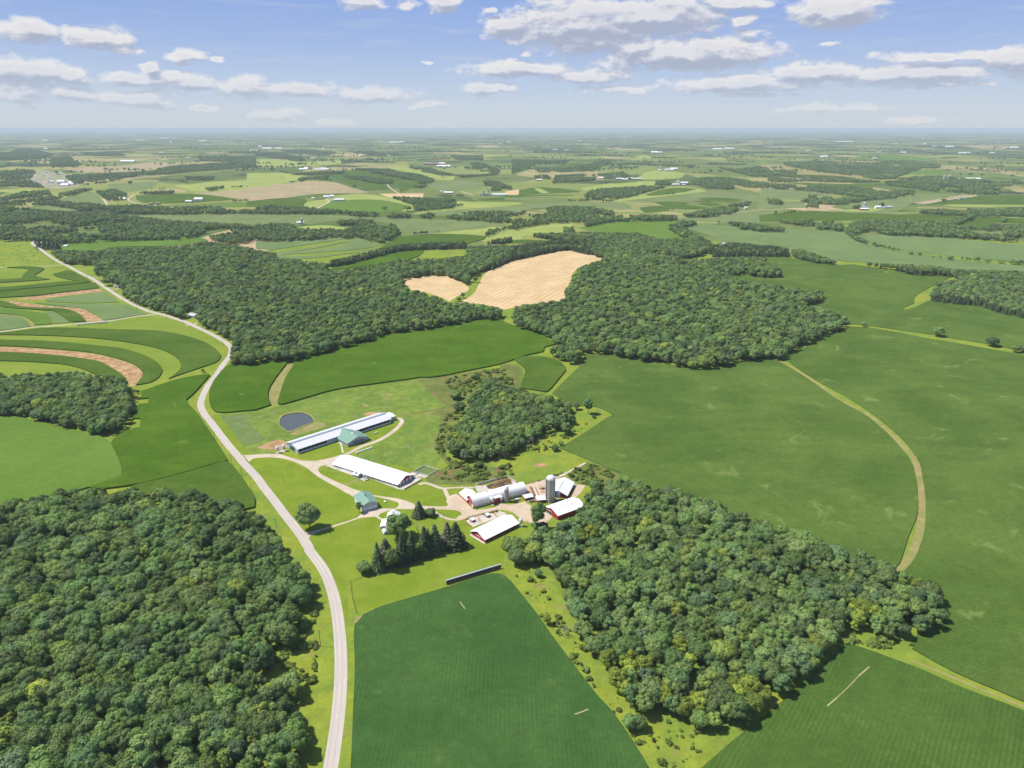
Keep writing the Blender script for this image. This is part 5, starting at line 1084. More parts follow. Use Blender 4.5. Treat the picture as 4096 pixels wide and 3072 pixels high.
dead('B', (1105, 610), (1100, 510), 'leaning dead trunk at the copse edge, left of three', 5, .5, 'dead trees on the copse edge')
dead('B', (1145, 610), (1150, 515), 'upright dead trunk at the copse edge, middle of three', 6, .3, 'dead trees on the copse edge')
dead('B', (1205, 620), (1175, 535), 'leaning dead trunk at the copse edge, right of three', 7, .3, 'dead trees on the copse edge')
dead('B', (910, 730), (905, 640), 'brown leafless tree at the lower tip of the copse', 8, .6)
dead('T', (400, 665), (395, 540), 'pinkish bare thicket tree on the soybean field edge', 9, .7)
dead('T', (616, 775), (600, 690), 'small dead tree standing in the clearing by the wood', 10, .4)
dead('T', (1330, 430), (1330, 300), 'white bare branches rising inside the near right wood', 11, .5)
dead('Y', (345, 400), (345, 290), 'pale dead branches showing in the near left wood', 12, .6)
dead('Y', (510, 830), (510, 745), 'grey dead treetop lying low in the near left wood', 13, .8)

# ------------------------------------------------------------------ farm buildings
def gable(t, L, W, eave, ridge, wall, roof, oh=.5, base=None, basez=0.0, t_=.16, ends=(1, 1), ridge_y=None):
    """walls and a two-slope roof in the thing's own axes: x along the ridge, y across"""
    ry = W / 2 if ridge_y is None else ridge_y
    prof = [(0, -.2), (W, -.2), (W, eave), (ry, ridge), (0, eave)]
    w = MB().prism(prof, 0, L).build('wall', wall, t)
    sl, sr = (ridge - eave) / ry, (ridge - eave) / (W - ry)
    r = MB()
    for prof in ([(-oh, eave - sl * oh), (ry, ridge), (ry, ridge + t_), (-oh, eave - sl * oh + t_)], [(ry + .001, ridge), (W + oh, eave - sr * oh), (W + oh, eave - sr * oh + t_), (ry + .001, ridge + t_)]):
        r.prism([(y, z + .04) for y, z in prof], -oh * ends[0], L + oh * ends[1])
    return w, r.build('roof', roof, t)
def onwall(t, name, mat, face, L, W, u0, u1, z0, z1, d=.05, frame=None, label=None):
    """a panel standing proud of one wall; face: f (y=0), b (y=W), l (x=0), r (x=L)"""
    def bx(u0, u1, z0, z1, d, dd=0):
        return {'f': (u0, u1, -d, -dd), 'b': (u0, u1, W + dd, W + d), 'l': (-d, -dd, u0, u1), 'r': (L + dd, L + d, u0, u1)}[face] + (z0, z1)
    o = MB().box(*bx(u0, u1, z0, z1, d, .004)).build(name, mat, t, label=label)
    if frame:
        f = MB()
        for a in ((u0 - .14, u0, z0 - .1, z1 + .14), (u1, u1 + .14, z0 - .1, z1 + .14), (u0, u1, z1, z1 + .14)): f.box(*bx(*a, d + .03, .004))
        f.build('frame', frame, o)
    return o

# long free-stall barn
t = thing('dairy_barn', 'longest barn, low white roof with dark open side beside the pond', 'barn', -196.1, 591.1, 44.6)
L, W = 103.4, 21.0
gable(t, L, W, 4.5, 7.7, 'blue_siding', 'roof_galv', .7)
MB().prism([(W / 2 - 1.6, 7.62), (W / 2 - 1.6, 7.95), (W / 2 - .3, 8.3), (W / 2 + .9, 8.3), (W / 2 + .9, 7.7)], -.6, L + .6).build('ridge_vent', 'roof_ridge', t)
for i in range(24):
    u = 1.0 + i * (L - 2) / 24
    if 30 < u < 54: continue
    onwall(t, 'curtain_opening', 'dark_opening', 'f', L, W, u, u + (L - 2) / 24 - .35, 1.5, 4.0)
MB().box(.2, L - .2, -.12, -.004, -.2, 1.35).build('kick_wall', 'white_trim', t)
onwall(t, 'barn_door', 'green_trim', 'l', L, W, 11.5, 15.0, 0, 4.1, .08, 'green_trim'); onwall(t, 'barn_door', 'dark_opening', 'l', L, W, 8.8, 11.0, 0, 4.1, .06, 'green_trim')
onwall(t, 'barn_door', 'green_trim', 'l', L, W, 5.0, 8.4, 0, 4.1, .08, 'green_trim')
MB().prism([(3.5, -.2), (15.5, -.2), (15.5, 4.4), (9.5, 5.5), (3.5, 4.0)], L + .01, L + 8.2).build('annex_wall', 'grey_siding', t)
MB().prism([(3.1, 4.0), (9.5, 5.6), (15.9, 4.4), (15.9, 4.6), (9.5, 5.8), (3.1, 4.2)], L + .72, L + 8.6).build('annex_roof', 'roof_old', t)
# milking parlour
t = thing('milking_parlor', 'green roofed gable building joined to the long barn', 'building', -137.4, 622.0, 133.6)
L, W = 27.0, 22.7
gable(t, L, W, 3.5, 7.3, 'grey_siding', 'roof_green', .9, ends=(1, 0))
onwall(t, 'window', 'glass_dark', 'l', L, W, 9.0, 16.5, 1.0, 2.3, .06, 'white_trim'); onwall(t, 'door', 'green_trim', 'l', L, W, 6.0, 7.2, 0, 2.2, .06, 'white_trim')
for u in (2.0, 19.5): onwall(t, 'window', 'glass_dark', 'l', L, W, u, u + 1.1, 1.1, 2.1, .06, 'white_trim')
MB().prism([(5.5, 2.7), (17.5, 2.7), (17.5, 2.9), (5.5, 2.9)], -2.2, -.02).build('porch_roof', 'roof_green', t)
for u in (5.8, 9.7, 13.5, 17.2): MB().box(-2.1, -1.95, u - .08, u + .08, -.1, 2.7).build('post', 'white_trim', t)
MB().box(7.8, 11.4, W / 2 - .35, W / 2 + .35, 7.35, 7.75).build('skylight', 'white_trim', t)
for u in (3, 8, 13): onwall(t, 'window', 'glass_dark', 'b', L, W, u, u + 1.2, 1.2, 2.2, .06, 'white_trim')
# white roofed stall barn
t = thing('stall_barn', 'long white roofed barn with maroon walls beside its concrete apron', 'barn', -157.5, 564.8, -31.4)
L, W = 73.4, 20.2
gable(t, L, W, 2.7, 6.4, 'maroon_siding', 'roof_white', .8)
MB().box(.1, L - .1, -.06, -.004, -.1, 1.1).build('kick_wall', 'white_trim', t)
for i in range(36):
    u = 1.2 + i * 2.0
    if 24 < u < 36: continue
    MB().box(u, u + 1.1, -.10, -.07, .9, 1.75).build('window', 'glass_dark' if i % 3 else 'white_trim', t)
for u in (2.0, 6.3, 10.8, 15.2): onwall(t, 'barn_door', 'white_trim', 'r', L, W, u, u + 2.6, 0, 2.5, .07, 'white_trim')
for u in (4.9, 9.3, 13.7): onwall(t, 'pilaster', 'red_siding', 'r', L, W, u, u + .9, 0, 2.6, .12)
onwall(t, 'gable_panel', 'red_siding', 'r', L, W, 5.2, 15.0, 2.9, 4.3, .04)
for u in (14, 28, 41, 55): MB().lathe([(.55, 6.3), (.55, 7.1), (.75, 7.15), (.15, 7.6)], u, W / 2, 10).build('roof_vent', 'roof_galv', t)
MB().prism([(-5.5, -.1), (-.85, -.1), (-.85, 2.9), (-3.2, 3.5), (-5.5, 2.6)], 28.0, 34.0).build('milk_house_wall', 'grey_siding', t)
MB().prism([(-5.9, 2.5), (-3.2, 3.6), (-.8, 2.95), (-.8, 3.15), (-3.2, 3.8), (-5.9, 2.7)], 27.6, 34.4).build('milk_house_roof', 'roof_white', t)
def feed_bin(x, y, h, r, label, group='steel feed bins around the farm'):
    t = thing('feed_bin', label, 'feed bin', x, y, 15, group); z0, z1 = h * .42, h * .84
    MB().lathe([(.18, z0 - r * 1.15), (r, z0), (r, z1)], 0, 0, 18).build('tank', 'steel', t, True)
    MB().lathe([(r * 1.05, z1), (r * .3, h * .97), (.12, h)], 0, 0, 18).build('lid', 'roof_galv', t)
    for a in range(4):
        c_, s_ = math.cos(a * PI / 2 + .78), math.sin(a * PI / 2 + .78)
        MB().tube([(r * c_ * .95, r * s_ * .95, 0), (r * c_ * .95, r * s_ * .95, z0 + .3)], .07, 5).build('leg', 'steel', t)
    MB().box(-r * 1.1, r * 1.1, -r * 1.1, r * 1.1, -.1, .12).build('pad', 'concrete', t)
    return t
feed_bin(-215.3, 593.7, 7.0, 1.5, 'left steel feed bin at the end of the longest barn'); feed_bin(-210.6, 597.2, 7.0, 1.4, 'right steel feed bin at the end of the longest barn')
x, y = g('D', (1195), 1130); feed_bin(x, y, 5.5, 1.2, 'small feed bin on the apron left of the milk house')
x, y = g('D', 1320, 1165); feed_bin(x, y, 5.5, 1.2, 'small feed bin on the apron right of the milk house')
feed_bin(-15.4, 497.9, 7.2, 1.25, 'steel feed bin left of the red dormer on the round roofed barn'); feed_bin(-8.4, 501.4, 6.2, 1.2, 'steel feed bin between the red dormer and the short silo')
feed_bin(36.9, 505.6, 7.6, 1.7, 'steel feed bin right of the tall silo'); feed_bin(6.5, 465.0, 7.4, 1.3, 'lone steel feed bin beside the loafing barn')
# garage
t = thing('garage', 'grey garage with green roof and three white doors', 'garage', -105.3, 492.9, 119.7)
L, W = 19.2, 12.9
gable(t, L, W, 4.7, 7.4, 'grey_siding', 'roof_green', .5)
for u in (1.2, 5.0, 8.8): onwall(t, 'garage_door', 'white_trim', 'l', L, W, u, u + 2.9, 0, 2.5, .07, 'white_trim')
for u in (1.5, 7.5, 13.0): onwall(t, 'wall_panel', 'white_trim', 'b', L, W, u, u + 4.6, .5, 3.6, .05)
m = MB().box(9.2, 10.4, W / 2 - .6, W / 2 + .6, 7.1, 8.0); m.build('cupola', 'white_trim', t)
MB().lathe([(1.0, 8.0), (.45, 8.5), (.05, 8.9)], 9.8, W / 2, 4).build('cupola_roof', 'green_trim', t)
MB().tube([(9.8, W / 2, 8.8), (9.8, W / 2, 9.8)], .05, 5).build('weather_vane', 'dark_steel', t)
# farmhouse
t = thing('farmhouse', 'white two storey farmhouse behind the big shade tree', 'house', -84.8, 457.3, 91.9)
gable(t, 18.5, 8.8, 5.4, 8.0, 'white_trim', 'roof_white', .5)
for u in (2.0, 6.5, 11.0):
    for z in (1.0, 3.7): onwall(t, 'window', 'glass_dark', 'b', 18.5, 8.8, u, u + 1.0, z, z + 1.3, .05, 'white_trim'); onwall(t, 'window', 'glass_dark', 'f', 18.5, 8.8, u, u + 1.0, z, z + 1.3, .05, 'white_trim')
for u in (2.0, 5.6): onwall(t, 'window', 'glass_dark', 'l', 18.5, 8.8, u, u + 1.0, 3.7, 5.0, .05, 'white_trim')
MB().box(3.0, 12.5, 8.81, 12.6, -.1, 2.8).build('side_wing', 'grey_siding', t)
MB().prism([(8.84, 3.9), (13.0, 2.75), (13.0, 2.93), (8.84, 4.1)], 2.6, 12.9).build('wing_roof', 'roof_white', t)
MB().box(-3.4, -.01, .6, 10.5, -.1, .35).build('porch_floor', 'grey_siding', t)
MB().box(-3.8, -.02, .3, 10.8, 2.7, 2.9).build('porch_roof', 'roof_white', t)
for u in (.7, 4.0, 7.3, 10.4): MB().box(-3.4, -3.25, u - .08, u + .08, .35, 2.7).build('porch_post', 'white_trim', t)
MB().box(13.6, 14.4, 4.1, 4.9, 7.4, 9.2).build('chimney', 'shingle_brown', t)
# round roofed dairy barn
t = thing('round_roof_barn', 'red barn with white arched roof and a row of small windows', 'barn', -30.2, 491.6, 28.3)
L, W = 47.4, 11.1
arch = [(W / 2 + W / 2 * math.cos(a) * (1.0), 2.2 + 5.9 * math.sin(a) ** .92) for a in np.linspace(0, PI, 19)]
MB().prism([(0, -.2), (W, -.2)] + arch, 0, L).build('wall', 'red_siding', t)
r = MB(); n = len(arch); outer = [(W / 2 + (y - W / 2) * 1.05, z + .12 + (.12 * math.sin(a))) for (y, z), a in zip(arch, np.linspace(0, PI, 19))]
for x0, x1 in ((-.5, L + .5),):
    for i in range(n - 1):
        (a0, b0), (a1, b1) = outer[i], outer[i + 1]; (c0, d0), (c1, d1) = arch[i], arch[i + 1]
        r.quad((x0, a0, b0), (x1, a0, b0), (x1, a1, b1), (x0, a1, b1)); r.quad((x0, c0, d0 + .01), (x0, a0, b0), (x0, a1, b1), (x0, c1, d1 + .01)); r.quad((x1, c0, d0 + .01), (x1, c1, d1 + .01), (x1, a1, b1), (x1, a0, b0))
r.build('roof', 'roof_white', t)
MB().box(.1, L - .1, -.05, -.004, -.1, .75).build('foundation_wall', 'concrete', t)
for i in range(21):
    u = 1.0 + i * 2.2
    if 14.5 < u < 24: continue
    onwall(t, 'window', 'white_trim', 'f', L, W, u, u + 1.35, .95, 1.9, .08, 'white_trim')
onwall(t, 'loft_door', 'red_siding', 'l', L, W, 4.4, 6.7, 3.4, 5.8, .06, 'white_trim'); onwall(t, 'barn_door', 'white_trim', 'l', L, W, 1.2, 3.2, 0, 2.2, .07, 'white_trim'); onwall(t, 'barn_door', 'red_siding', 'l', L, W, 4.3, 6.9, 0, 2.3, .07, 'white_trim')
for u in (4, 15, 27, 42): MB().lathe([(.5, 8.0), (.5, 8.9), (.7, 8.95), (.1, 9.4)], u, W / 2, 10).build('roof_vent', 'roof_galv', t)
for u in (7.5, 21, 36): MB().box(u, u + 3, W / 2 + .9, W / 2 + 1.7, 7.9, 8.35).build('skylight', 'roof_ridge', t)
MB().prism([(-.9, -.1), (5.0, -.1), (5.0, 7.2), (-.9, 4.6)], 15.0, 23.6).build('dormer_wall', 'red_siding', t)
MB().prism([(-1.4, 4.5), (5.0, 7.35), (5.0, 7.6), (-1.4, 4.75)], 14.6, 24.0).build('dormer_roof', 'roof_white', t)
MB().box(19.2, 19.35, -.96, -.91, 0, 4.5).build('door_trim', 'white_trim', t)
t = thing('annex_barn', 'low white roofed red shed joined to the west end of the arched barn', 'shed', -35.6, 500.1, 119.9)
gable(t, 13.5, 11, 2.8, 5.2, 'red_siding', 'roof_white', .5)
for u in (1.5, 4.5, 7.5, 10.5): onwall(t, 'window', 'white_trim', 'b', 13.5, 11, u, u + 1.2, 1.0, 1.9, .06, 'white_trim')
t.rotation_euler = (0, 0, R(120 - 0)); t.location = (-35.6 + 11 * math.cos(R(30)), 500.1 + 11 * math.sin(R(30)), 0)
# silos
def silo(x, y, r, hw, ht, label, hoops, ladder):
    t = thing('silo', label, 'silo', x, y, 200)
    MB().lathe([(r * 1.04, -.2), (r * 1.04, .6), (r, .65), (r, hw)], 0, 0, 36).build('shaft', 'silo_stave', t)
    hb = MB()
    for i in range(hoops):
        z = .9 + (hw - 1.2) * i / hoops; hb.lathe([(r + .004, z), (r + .07, z + .02), (r + .07, z + .1), (r + .004, z + .12)], 0, 0, 36)
    hb.build('hoops', 'dark_steel', t)
    MB().lathe([(r * 1.03, hw), (r * 1.03, hw + .2)] + [(r * 1.02 * math.cos(a), hw + .2 + (ht - hw) * math.sin(a)) for a in np.linspace(.05, 1.45, 8)], 0, 0, 36).build('dome', 'roof_white' if r < 3 else 'roof_galv', t)
    if ladder:
        MB().box(r - .1, r + .9, -.55, .55, 1.0, hw + .4).build('chute', 'silo_stave', t)
        ld = MB()
        for i in range(int(hw / .8)): ld.box(r + .9, r + 1.0, -.3, .3, 1 + i * .8, 1.1 + i * .8)
        ld.build('ladder', 'steel', t)
    return t
bx, by = g('C', 1668, 578)
silo(bx, by + 1.2, 3.65, 20.0, 22.6, 'tall concrete stave silo with white domed top', 26, True)
sx_, sy_ = g('C', 1015, 580); silo(sx_, sy_ + .5, 1.93, 11.3, 14.2, 'short concrete silo beside the arched barn', 16, False)
# east barn, southeast barn, loafing barn
t = thing('heifer_barn', 'red barn with plain white roof right behind the tall silo', 'barn', 44.2, 507.2, 71.9)
gable(t, 23.2, 15, 3.0, 6.3, 'red_siding', 'roof_white', .7)
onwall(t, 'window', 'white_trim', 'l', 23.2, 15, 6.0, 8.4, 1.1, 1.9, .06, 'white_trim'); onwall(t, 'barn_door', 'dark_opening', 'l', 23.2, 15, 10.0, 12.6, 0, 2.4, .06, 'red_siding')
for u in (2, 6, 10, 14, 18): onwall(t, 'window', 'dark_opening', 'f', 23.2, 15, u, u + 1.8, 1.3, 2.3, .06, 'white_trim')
MB().box(3, 17, 7.35, 7.65, 6.42, 6.72).build('ridge_vent', 'roof_ridge', t)
t = thing('machine_shed', 'white roofed red shed with skylights at the edge of the wood', 'shed', 35.0, 473.7, 33.8)
gable(t, 26, 16, 4.1, 6.6, 'red_siding', 'roof_white', .5)
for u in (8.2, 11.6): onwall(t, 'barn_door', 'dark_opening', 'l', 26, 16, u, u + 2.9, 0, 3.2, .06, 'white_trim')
for u in (4.5, 8.8, 13, 17.2): MB().prism([(4.0, 5.60), (6.9, 6.50), (6.9, 6.72), (4.0, 5.82)], u, u + .5).build('skylight', 'roof_ridge', t)
t = thing('loafing_barn', 'red barn with white roof beside the fenced concrete lot', 'barn', -19.5, 442.6, 42.8)
gable(t, 32.7, 15, 3.0, 6.1, 'red_siding', 'roof_white', .9)
onwall(t, 'feed_opening', 'white_trim', 'l', 32.7, 15, 1.6, 9.8, 2.5, 2.75, .08)
onwall(t, 'trim_board', 'white_trim', 'f', 32.7, 15, .1, 32.6, 2.0, 2.2, .06)
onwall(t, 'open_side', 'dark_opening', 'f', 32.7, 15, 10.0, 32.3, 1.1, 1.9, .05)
for u in (1.4, 3.6): onwall(t, 'stall_door', 'white_trim', 'l', 32.7, 15, u + 5, u + 5.15, 0, 2.4, .09)
for u in (3.5, 12, 20, 28): MB().prism([(8.6, 5.72), (13.4, 3.75), (13.4, 4.15), (8.6, 6.15)], u, u + .45).build('skylight', 'roof_ridge', t)
MB().box(-1.6, -.02, -.5, 15.4, -.15, .12).build('stoop', 'concrete', t)
# small sheds in the yard
def lean(name, label, x, y, ang, L, W, h0, h1, wall='red_siding', roof='roof_galv', openf=False):
    t = thing(name, label, 'shed', x, y, ang); MB().prism([(0, -.1), (W, -.1), (W, h1), (0, h0)], 0, L).build('wall', wall, t)
    s_ = (h1 - h0) / W; MB().prism([(-.4, h0 - .4 * s_ + .03), (W + .4, h1 + .4 * s_ + .03), (W + .4, h1 + .4 * s_ + .15), (-.4, h0 - .4 * s_ + .15)], -.3, L + .3).build('roof', roof, t)
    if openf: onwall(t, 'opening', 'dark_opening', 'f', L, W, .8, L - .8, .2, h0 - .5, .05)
    return t
lean('silo_room', 'small red shed with white roof touching the left of the tall silo', 20.1, 499.6, 11.9, 7.2, 5, 2.8, 3.6, roof='roof_white')
lean('calf_shed', 'low red shed with grey roof at the end of the arched barn', 10.4, 504.0, 23.9, 7.5, 4.5, 2.0, 2.6, roof='roof_old', openf=True)
x, y = g('C', 1500, 910); x, y = g('C', 508, 885); lean('loafing_hutch', 'small shelter on the concrete lot, nearer the lawn', x, y, 40, 2.8, 2.4, 1.7, 2.2, 'rust', 'roof_old')
x, y = g('C', 730, 815); lean('loafing_hutch', 'small shelter on the concrete lot, nearer the driveway', x, y, 40, 2.9, 2.4, 1.7, 2.2, 'rust', 'roof_old')
t = thing('feed_bunk', 'long rusty feed bunk in the cattle yard by the tall silo', 'feed bunk', *g('C', 1500, 505), 100)
Lb = 15.0
for o_ in (0, 2.6): MB().box(0, Lb, o_, o_ + .35, 0, .9).build('side_board', 'rust', t)
MB().box(0, Lb, .36, 2.59, .1, .35).build('trough', 'concrete', t)
MB().box(0, Lb, 3.4, 5.2, 1.7, 1.85).build('canopy', 'rust', t)
for u in (.3, 5, 10, 14.6): MB().box(u, u + .15, 4.2, 4.35, 0, 1.7).build('post', 'board_wood', t)
t = thing('log_pile', 'short stack of pale logs in the yard left of the tall silo', 'log pile', *g('C', 1560, 432), 0)
for i in range(4): MB().tube([(-2.2, i * .55 - .8, .3 + .0), (2.2, i * .55 - .8, .3)], .27, 8).build('log', 'bale_straw', t)
t = thing('round_feeder', 'small round straw filled cattle feeder in the yard', 'feeder', *g('C', 1535, 385), 0)
MB().lathe([(1.5, 0), (1.5, 1.0), (1.42, 1.0), (1.42, .1)], 0, 0, 16).build('ring', 'rust', t); MB().lathe([(1.38, .1), (1.3, .7), (.3, 1.0)], 0, 0, 12).build('hay', 'bale_straw', t)
t = thing('hay_wagon', 'flat rusty wagon beside the low calf shed', 'wagon', *g('C', 1395, 580), 20)
MB().box(-2.5, 2.5, -1.1, 1.1, .8, .95).build('deck', 'board_wood', t)
for sx2 in (-1.7, 1.7):
    for sy2 in (-1, 1): MB().tube([(sx2, sy2 * 1.0, .4), (sx2, sy2 * 1.2, .4)], .4, 12).build('wheel', 'dark_steel', t)
# manure store walls
def wall_run(name, label, pts, h, th=.35, mat='concrete'):
    x0, y0 = pts[0]; t = thing(name, label, 'wall', x0, y0, 0)
    for (ax, ay), (bx_, by_) in zip(pts, pts[1:]):
        a = math.atan2(by_ - ay, bx_ - ax); l = math.hypot(bx_ - ax, by_ - ay)
        p = MB().box(0, l - th - .02, -th / 2, th / 2, -.1, h).build('wall_panel', mat, t); p.location = (ax - x0, ay - y0, 0); p.rotation_euler = (0, 0, a)
    return t
wall_run('retaining_wall', 'concrete wall around the manure yard behind the arched barn', [g('C', 590, 335), g('C', 1020, 222), g('C', 1165, 305)], 1.9)
wall_run('slurry_wall', 'low concrete rim around the square grey slurry store', [g('A', 1840, 840), g('A', 1940, 785), g('A', 2060, 822), g('A', 1975, 870), g('A', 1842, 841)], .9)
wall_run('low_wall', 'low retaining wall at the end of the white barn apron', [g('D', 1905, 1322), g('D', 2150, 1185), g('D', 2130, 1150)], 1.1, .5)
t = thing('manure_conveyor', 'blue stacker conveyor reaching from the maroon barn over its slurry store', 'conveyor', *g('D', 2025, 1160), 40)
MB().tube([(0, 0, .6), (8.5, 0, 4.6)], .35, 6).build('chute', 'blue_paint', t); MB().tube([(5.5, 0, 0), (5.5, 0, 3.2)], .1, 5).build('leg', 'steel', t)
t = thing('manure_heap', 'brown straw manure heap inside the concrete walls', 'manure heap', *g('C', 985, 275), 30); t.name = 'manure_heap'
hp = MB(); hn = 14
for i in range(hn + 1):
    for j in range(hn + 1):
        u, v = i / hn * 2 - 1, j / hn * 2 - 1; rr = max(0, 1 - u * u - v * v)
        hp.v.append((u * 7.5, v * 4.2, rr * 1.5 + (.35 * noise.noise(Vector((u * 4, v * 4, 0))) if rr > 0 else -.2)))
hp.f = [[i * (hn + 1) + j, (i + 1) * (hn + 1) + j, (i + 1) * (hn + 1) + j + 1, i * (hn + 1) + j + 1] for i in range(hn) for j in range(hn)]; hp.mi = [0] * len(hp.f)
hp.build('pile', 'manure', t)
def cyl_tank(c, x_, y_, ang, L, r, label):
    t = thing('fuel_tank', label, 'tank', *g(c, x_, y_), ang, 'white tanks lying about the farm')
    MB().tube([(-L / 2, 0, r + .35), (-L / 2 + .15, 0, r + .35), (L / 2 - .15, 0, r + .35), (L / 2, 0, r + .35)], [r * .6, r, r, r * .6], 16).build('vessel', 'plastic_white', t)
    for s_ in (-1, 1): MB().box(s_ * L * .3 - .12, s_ * L * .3 + .12, -r * .8, r * .8, 0, .75).build('cradle', 'concrete', t)
cyl_tank('C', 1165, 560, 24, 4.9, .75, 'large white tank on the grass right of the short silo'); cyl_tank('D', 1490, 490, 35, 3.6, .5, 'white tank on the lawn behind the milking parlour')
cyl_tank('D', 1625, 1510, -45, 2.6, .5, 'white tank on the lawn beside the garage'); cyl_tank('E', 1225, 622, 8, 2.8, .5, 'white tank beside the single lawn spruce'); cyl_tank('D', 1352, 1188, 20, 2.4, .5, 'white tank at the corner of the barn apron')
for k in range(9):
    t_ = k / 8; x, y = g('D', 1205 + 215 * t_, 788 - 80 * t_)
    t = thing('silage_bale', 'white wrapped bale in the row beside the curved driveway', 'bale', x + random.uniform(-.3, .3), y, 50, 'white wrapped bales in a row')
    MB().tube([(-.75, 0, .62), (-.68, 0, .62), (.68, 0, .62), (.75, 0, .62)], [.5, .66, .66, .5], 12).build('wrap', 'plastic_white', t)
for k in range(6):
    x, y = g('B', 310 + k * 3.4, 568 - k * 11)
    t = thing('round_bale', 'straw round bale in the short row on the pasture edge', 'bale', x, y, 75, 'round bales in a row on the pasture')
    MB().tube([(-.75, 0, .72), (.75, 0, .72)], .75, 14).build('bale', 'bale_straw', t)
for k in range(7):
    x, y = g('D', 985 + k * 24, 1022 + k * 7.5)
    t = thing('calf_hutch', 'white calf hutch in the row on the apron before the maroon wall', 'calf hutch', x, y, -31, 'calf hutches in a row on the apron')
    MB().prism([(-.6, 0), (.6, 0), (.55, 1.0), (.25, 1.3), (-.25, 1.3), (-.55, 1.0)], 0, 1.7).build('shell', 'plastic_white', t)
    MB().box(1.7, 1.73, -.32, .32, .05, .85).build('opening', 'dark_opening', t)
# windbreak fence by the soybean field
t = thing('windbreak_fence', 'long dark board windbreak with grey cap above the soybean field', 'fence', -42.8, 392.6, 27.5)
w_ = MB(); Lw = 39.8
MB().box(0, Lw, 0, .12, 0.1, 3.1).build('boards', 'board_wood', t)
MB().prism([(-.15, 3.12), (.75, 3.3), (.75, 3.38), (-.15, 3.2)], -.3, Lw + .3).build('cap', 'roof_ridge', t)
for i in range(14): MB().box(i * 3.05 - .09, i * 3.05 + .09, -.25, -.02, -.2, 3.0).build('post', 'pole_wood', t)
# utility poles
def upole(c, base, top, label, mat='pole_wood'):
    x, y = g(c, *base); h = max(6.0, min(13.5, tall(c, base, top))); t = thing('utility_pole', label, 'utility pole', x, y, 60, 'utility poles along the main road')
    MB().tube([(0, 0, -.3), (0, 0, h)], [.19, .13], 7).build('pole', mat, t); MB().box(-.9, .9, -.07, .07, h - .7, h - .55).build('crossarm', mat, t)
    for u in (-.8, 0, .8): MB().lathe([(.05, h - .55), (.08, h - .4), (.03, h - .3)], u, 0, 6).build('insulator', 'glass_dark', t)
PL = [('S', (418, 1560), (402, 1440), 'utility pole nearest the camera on the left verge'), ('S', (492, 735), (490, 610), 'second nearest utility pole beside the yellow meadow'), ('S', (466, 395), (458, 290), 'utility pole on the verge left of the long lawn fence'),
      ('A', (660, 1320), (655, 1240), 'utility pole at the wood corner across from the lower drive'), ('R', (2172, 1005), (2166, 935), 'utility pole beside the corn rows below the upper drive'), ('R', (2087, 860), (2083, 800), 'utility pole just below the upper driveway mouth'), ('R', (2000, 750), (1996, 688), 'utility pole at the crop corner opposite the driveway mouth'),
      ('R', (1857, 558), (1854, 490), 'utility pole beside the straight stretch above the driveway'), ('R', (1733, 385), (1730, 325), 'utility pole at the inside of the road curve'), ('L', (1930, 1150), (1927, 1090), 'utility pole before the sharp bend by the great wood'), ('L', (1755, 1055), (1753, 1000), 'utility pole second from the sharp bend'),
      ('L', (1585, 970), (1583, 915), 'utility pole across from the hidden cabin'), ('L', (1440, 910), (1438, 862), 'utility pole right of the side road fork'), ('L', (1297, 870), (1295, 825), 'utility pole just before the side road fork'), ('L', (1185, 838), (1183, 795), 'utility pole left of the side road fork'),
      ('L', (1068, 775), (1066, 735), 'utility pole at the end of the pale strip'), ('L', (962, 712), (960, 672), 'utility pole opposite the white shed drive'), ('L', (865, 652), (863, 612), 'utility pole opposite the round roadside tree'), ('L', (755, 562), (753, 528), 'utility pole beside the dry field corner'), ('L', (655, 506), (653, 474), 'farthest utility pole on the main road')]
for a in PL: upole(*a)
for c, ba, to, lb, ct in (('E', (1570, 690), (1562, 580), 'weathered light pole with box behind the right spruces', 'light pole'), ('A', (722, 935), (720, 860), 'thin mast standing alone on the roadside lawn', 'mast')):
    x, y = g(c, *ba); h = tall(c, ba, to); t = thing('light_pole', lb, ct, x, y, 20)
    MB().tube([(0, 0, -.2), (0, 0, h)], [.13, .08], 6).build('pole', 'pole_wood', t)
    MB().tube([(0, 0, h - .1), (.9, 0, h + .1)], .04, 5).build('arm', 'steel', t); MB().lathe([(.05, h - .1), (.22, h - .05), (.1, h + .15)], .95, 0, 8).build('lamp_head', 'steel', t)
# fences
def fence(label, pts, sp=3.0, h=1.2, mat='pole_wood', rails=3, closed_boards=False):
    x0, y0 = pts[0]; t = thing('fence', label, 'fence', x0, y0, 0); n_ = 0
    rail = MB()
    for (ax, ay), (bx_, by_) in zip(pts, pts[1:]):
        l = math.hypot(bx_ - ax, by_ - ay); n = max(1, int(l / sp))
        for i in range(n):
            if n_ < 95:
                u = i / n; MB().box(-.09, .09, -.09, .09, -.2, h + .1).build('post', mat, t).location = (ax + (bx_ - ax) * u - x0, ay + (by_ - ay) * u - y0, 0); n_ += 1
        for k in range(rails):
            z = h * (k + 1) / rails - .08; rail.tube([(ax - x0, ay - y0, z), (bx_ - x0, by_ - y0, z)], .045 if not closed_boards else .11, 4)
    rail.build('rails', mat, t); return t
fence('wire fence around the mown paddock above the soybean field', [g('S', 765, 480), g('S', 735, 380), g('S', 718, 245), g('S', 820, 205), g('S', 950, 172)], 3.5)
fence('dark board fence around the concrete cattle lot', [g('C', 500, 950), g('C', 430, 900), g('C', 405, 855), g('C', 470, 815), g('C', 650, 770), g('C', 890, 712)], 2.5, 1.3, 'rust', 3, True)
fence('fence between the pasture and the farmyard lane', [g('C', 1280, 320), g('C', 1420, 290), g('C', 1590, 245), g('C', 1720, 195), g('C', 1850, 160)], 3.0, 1.3)
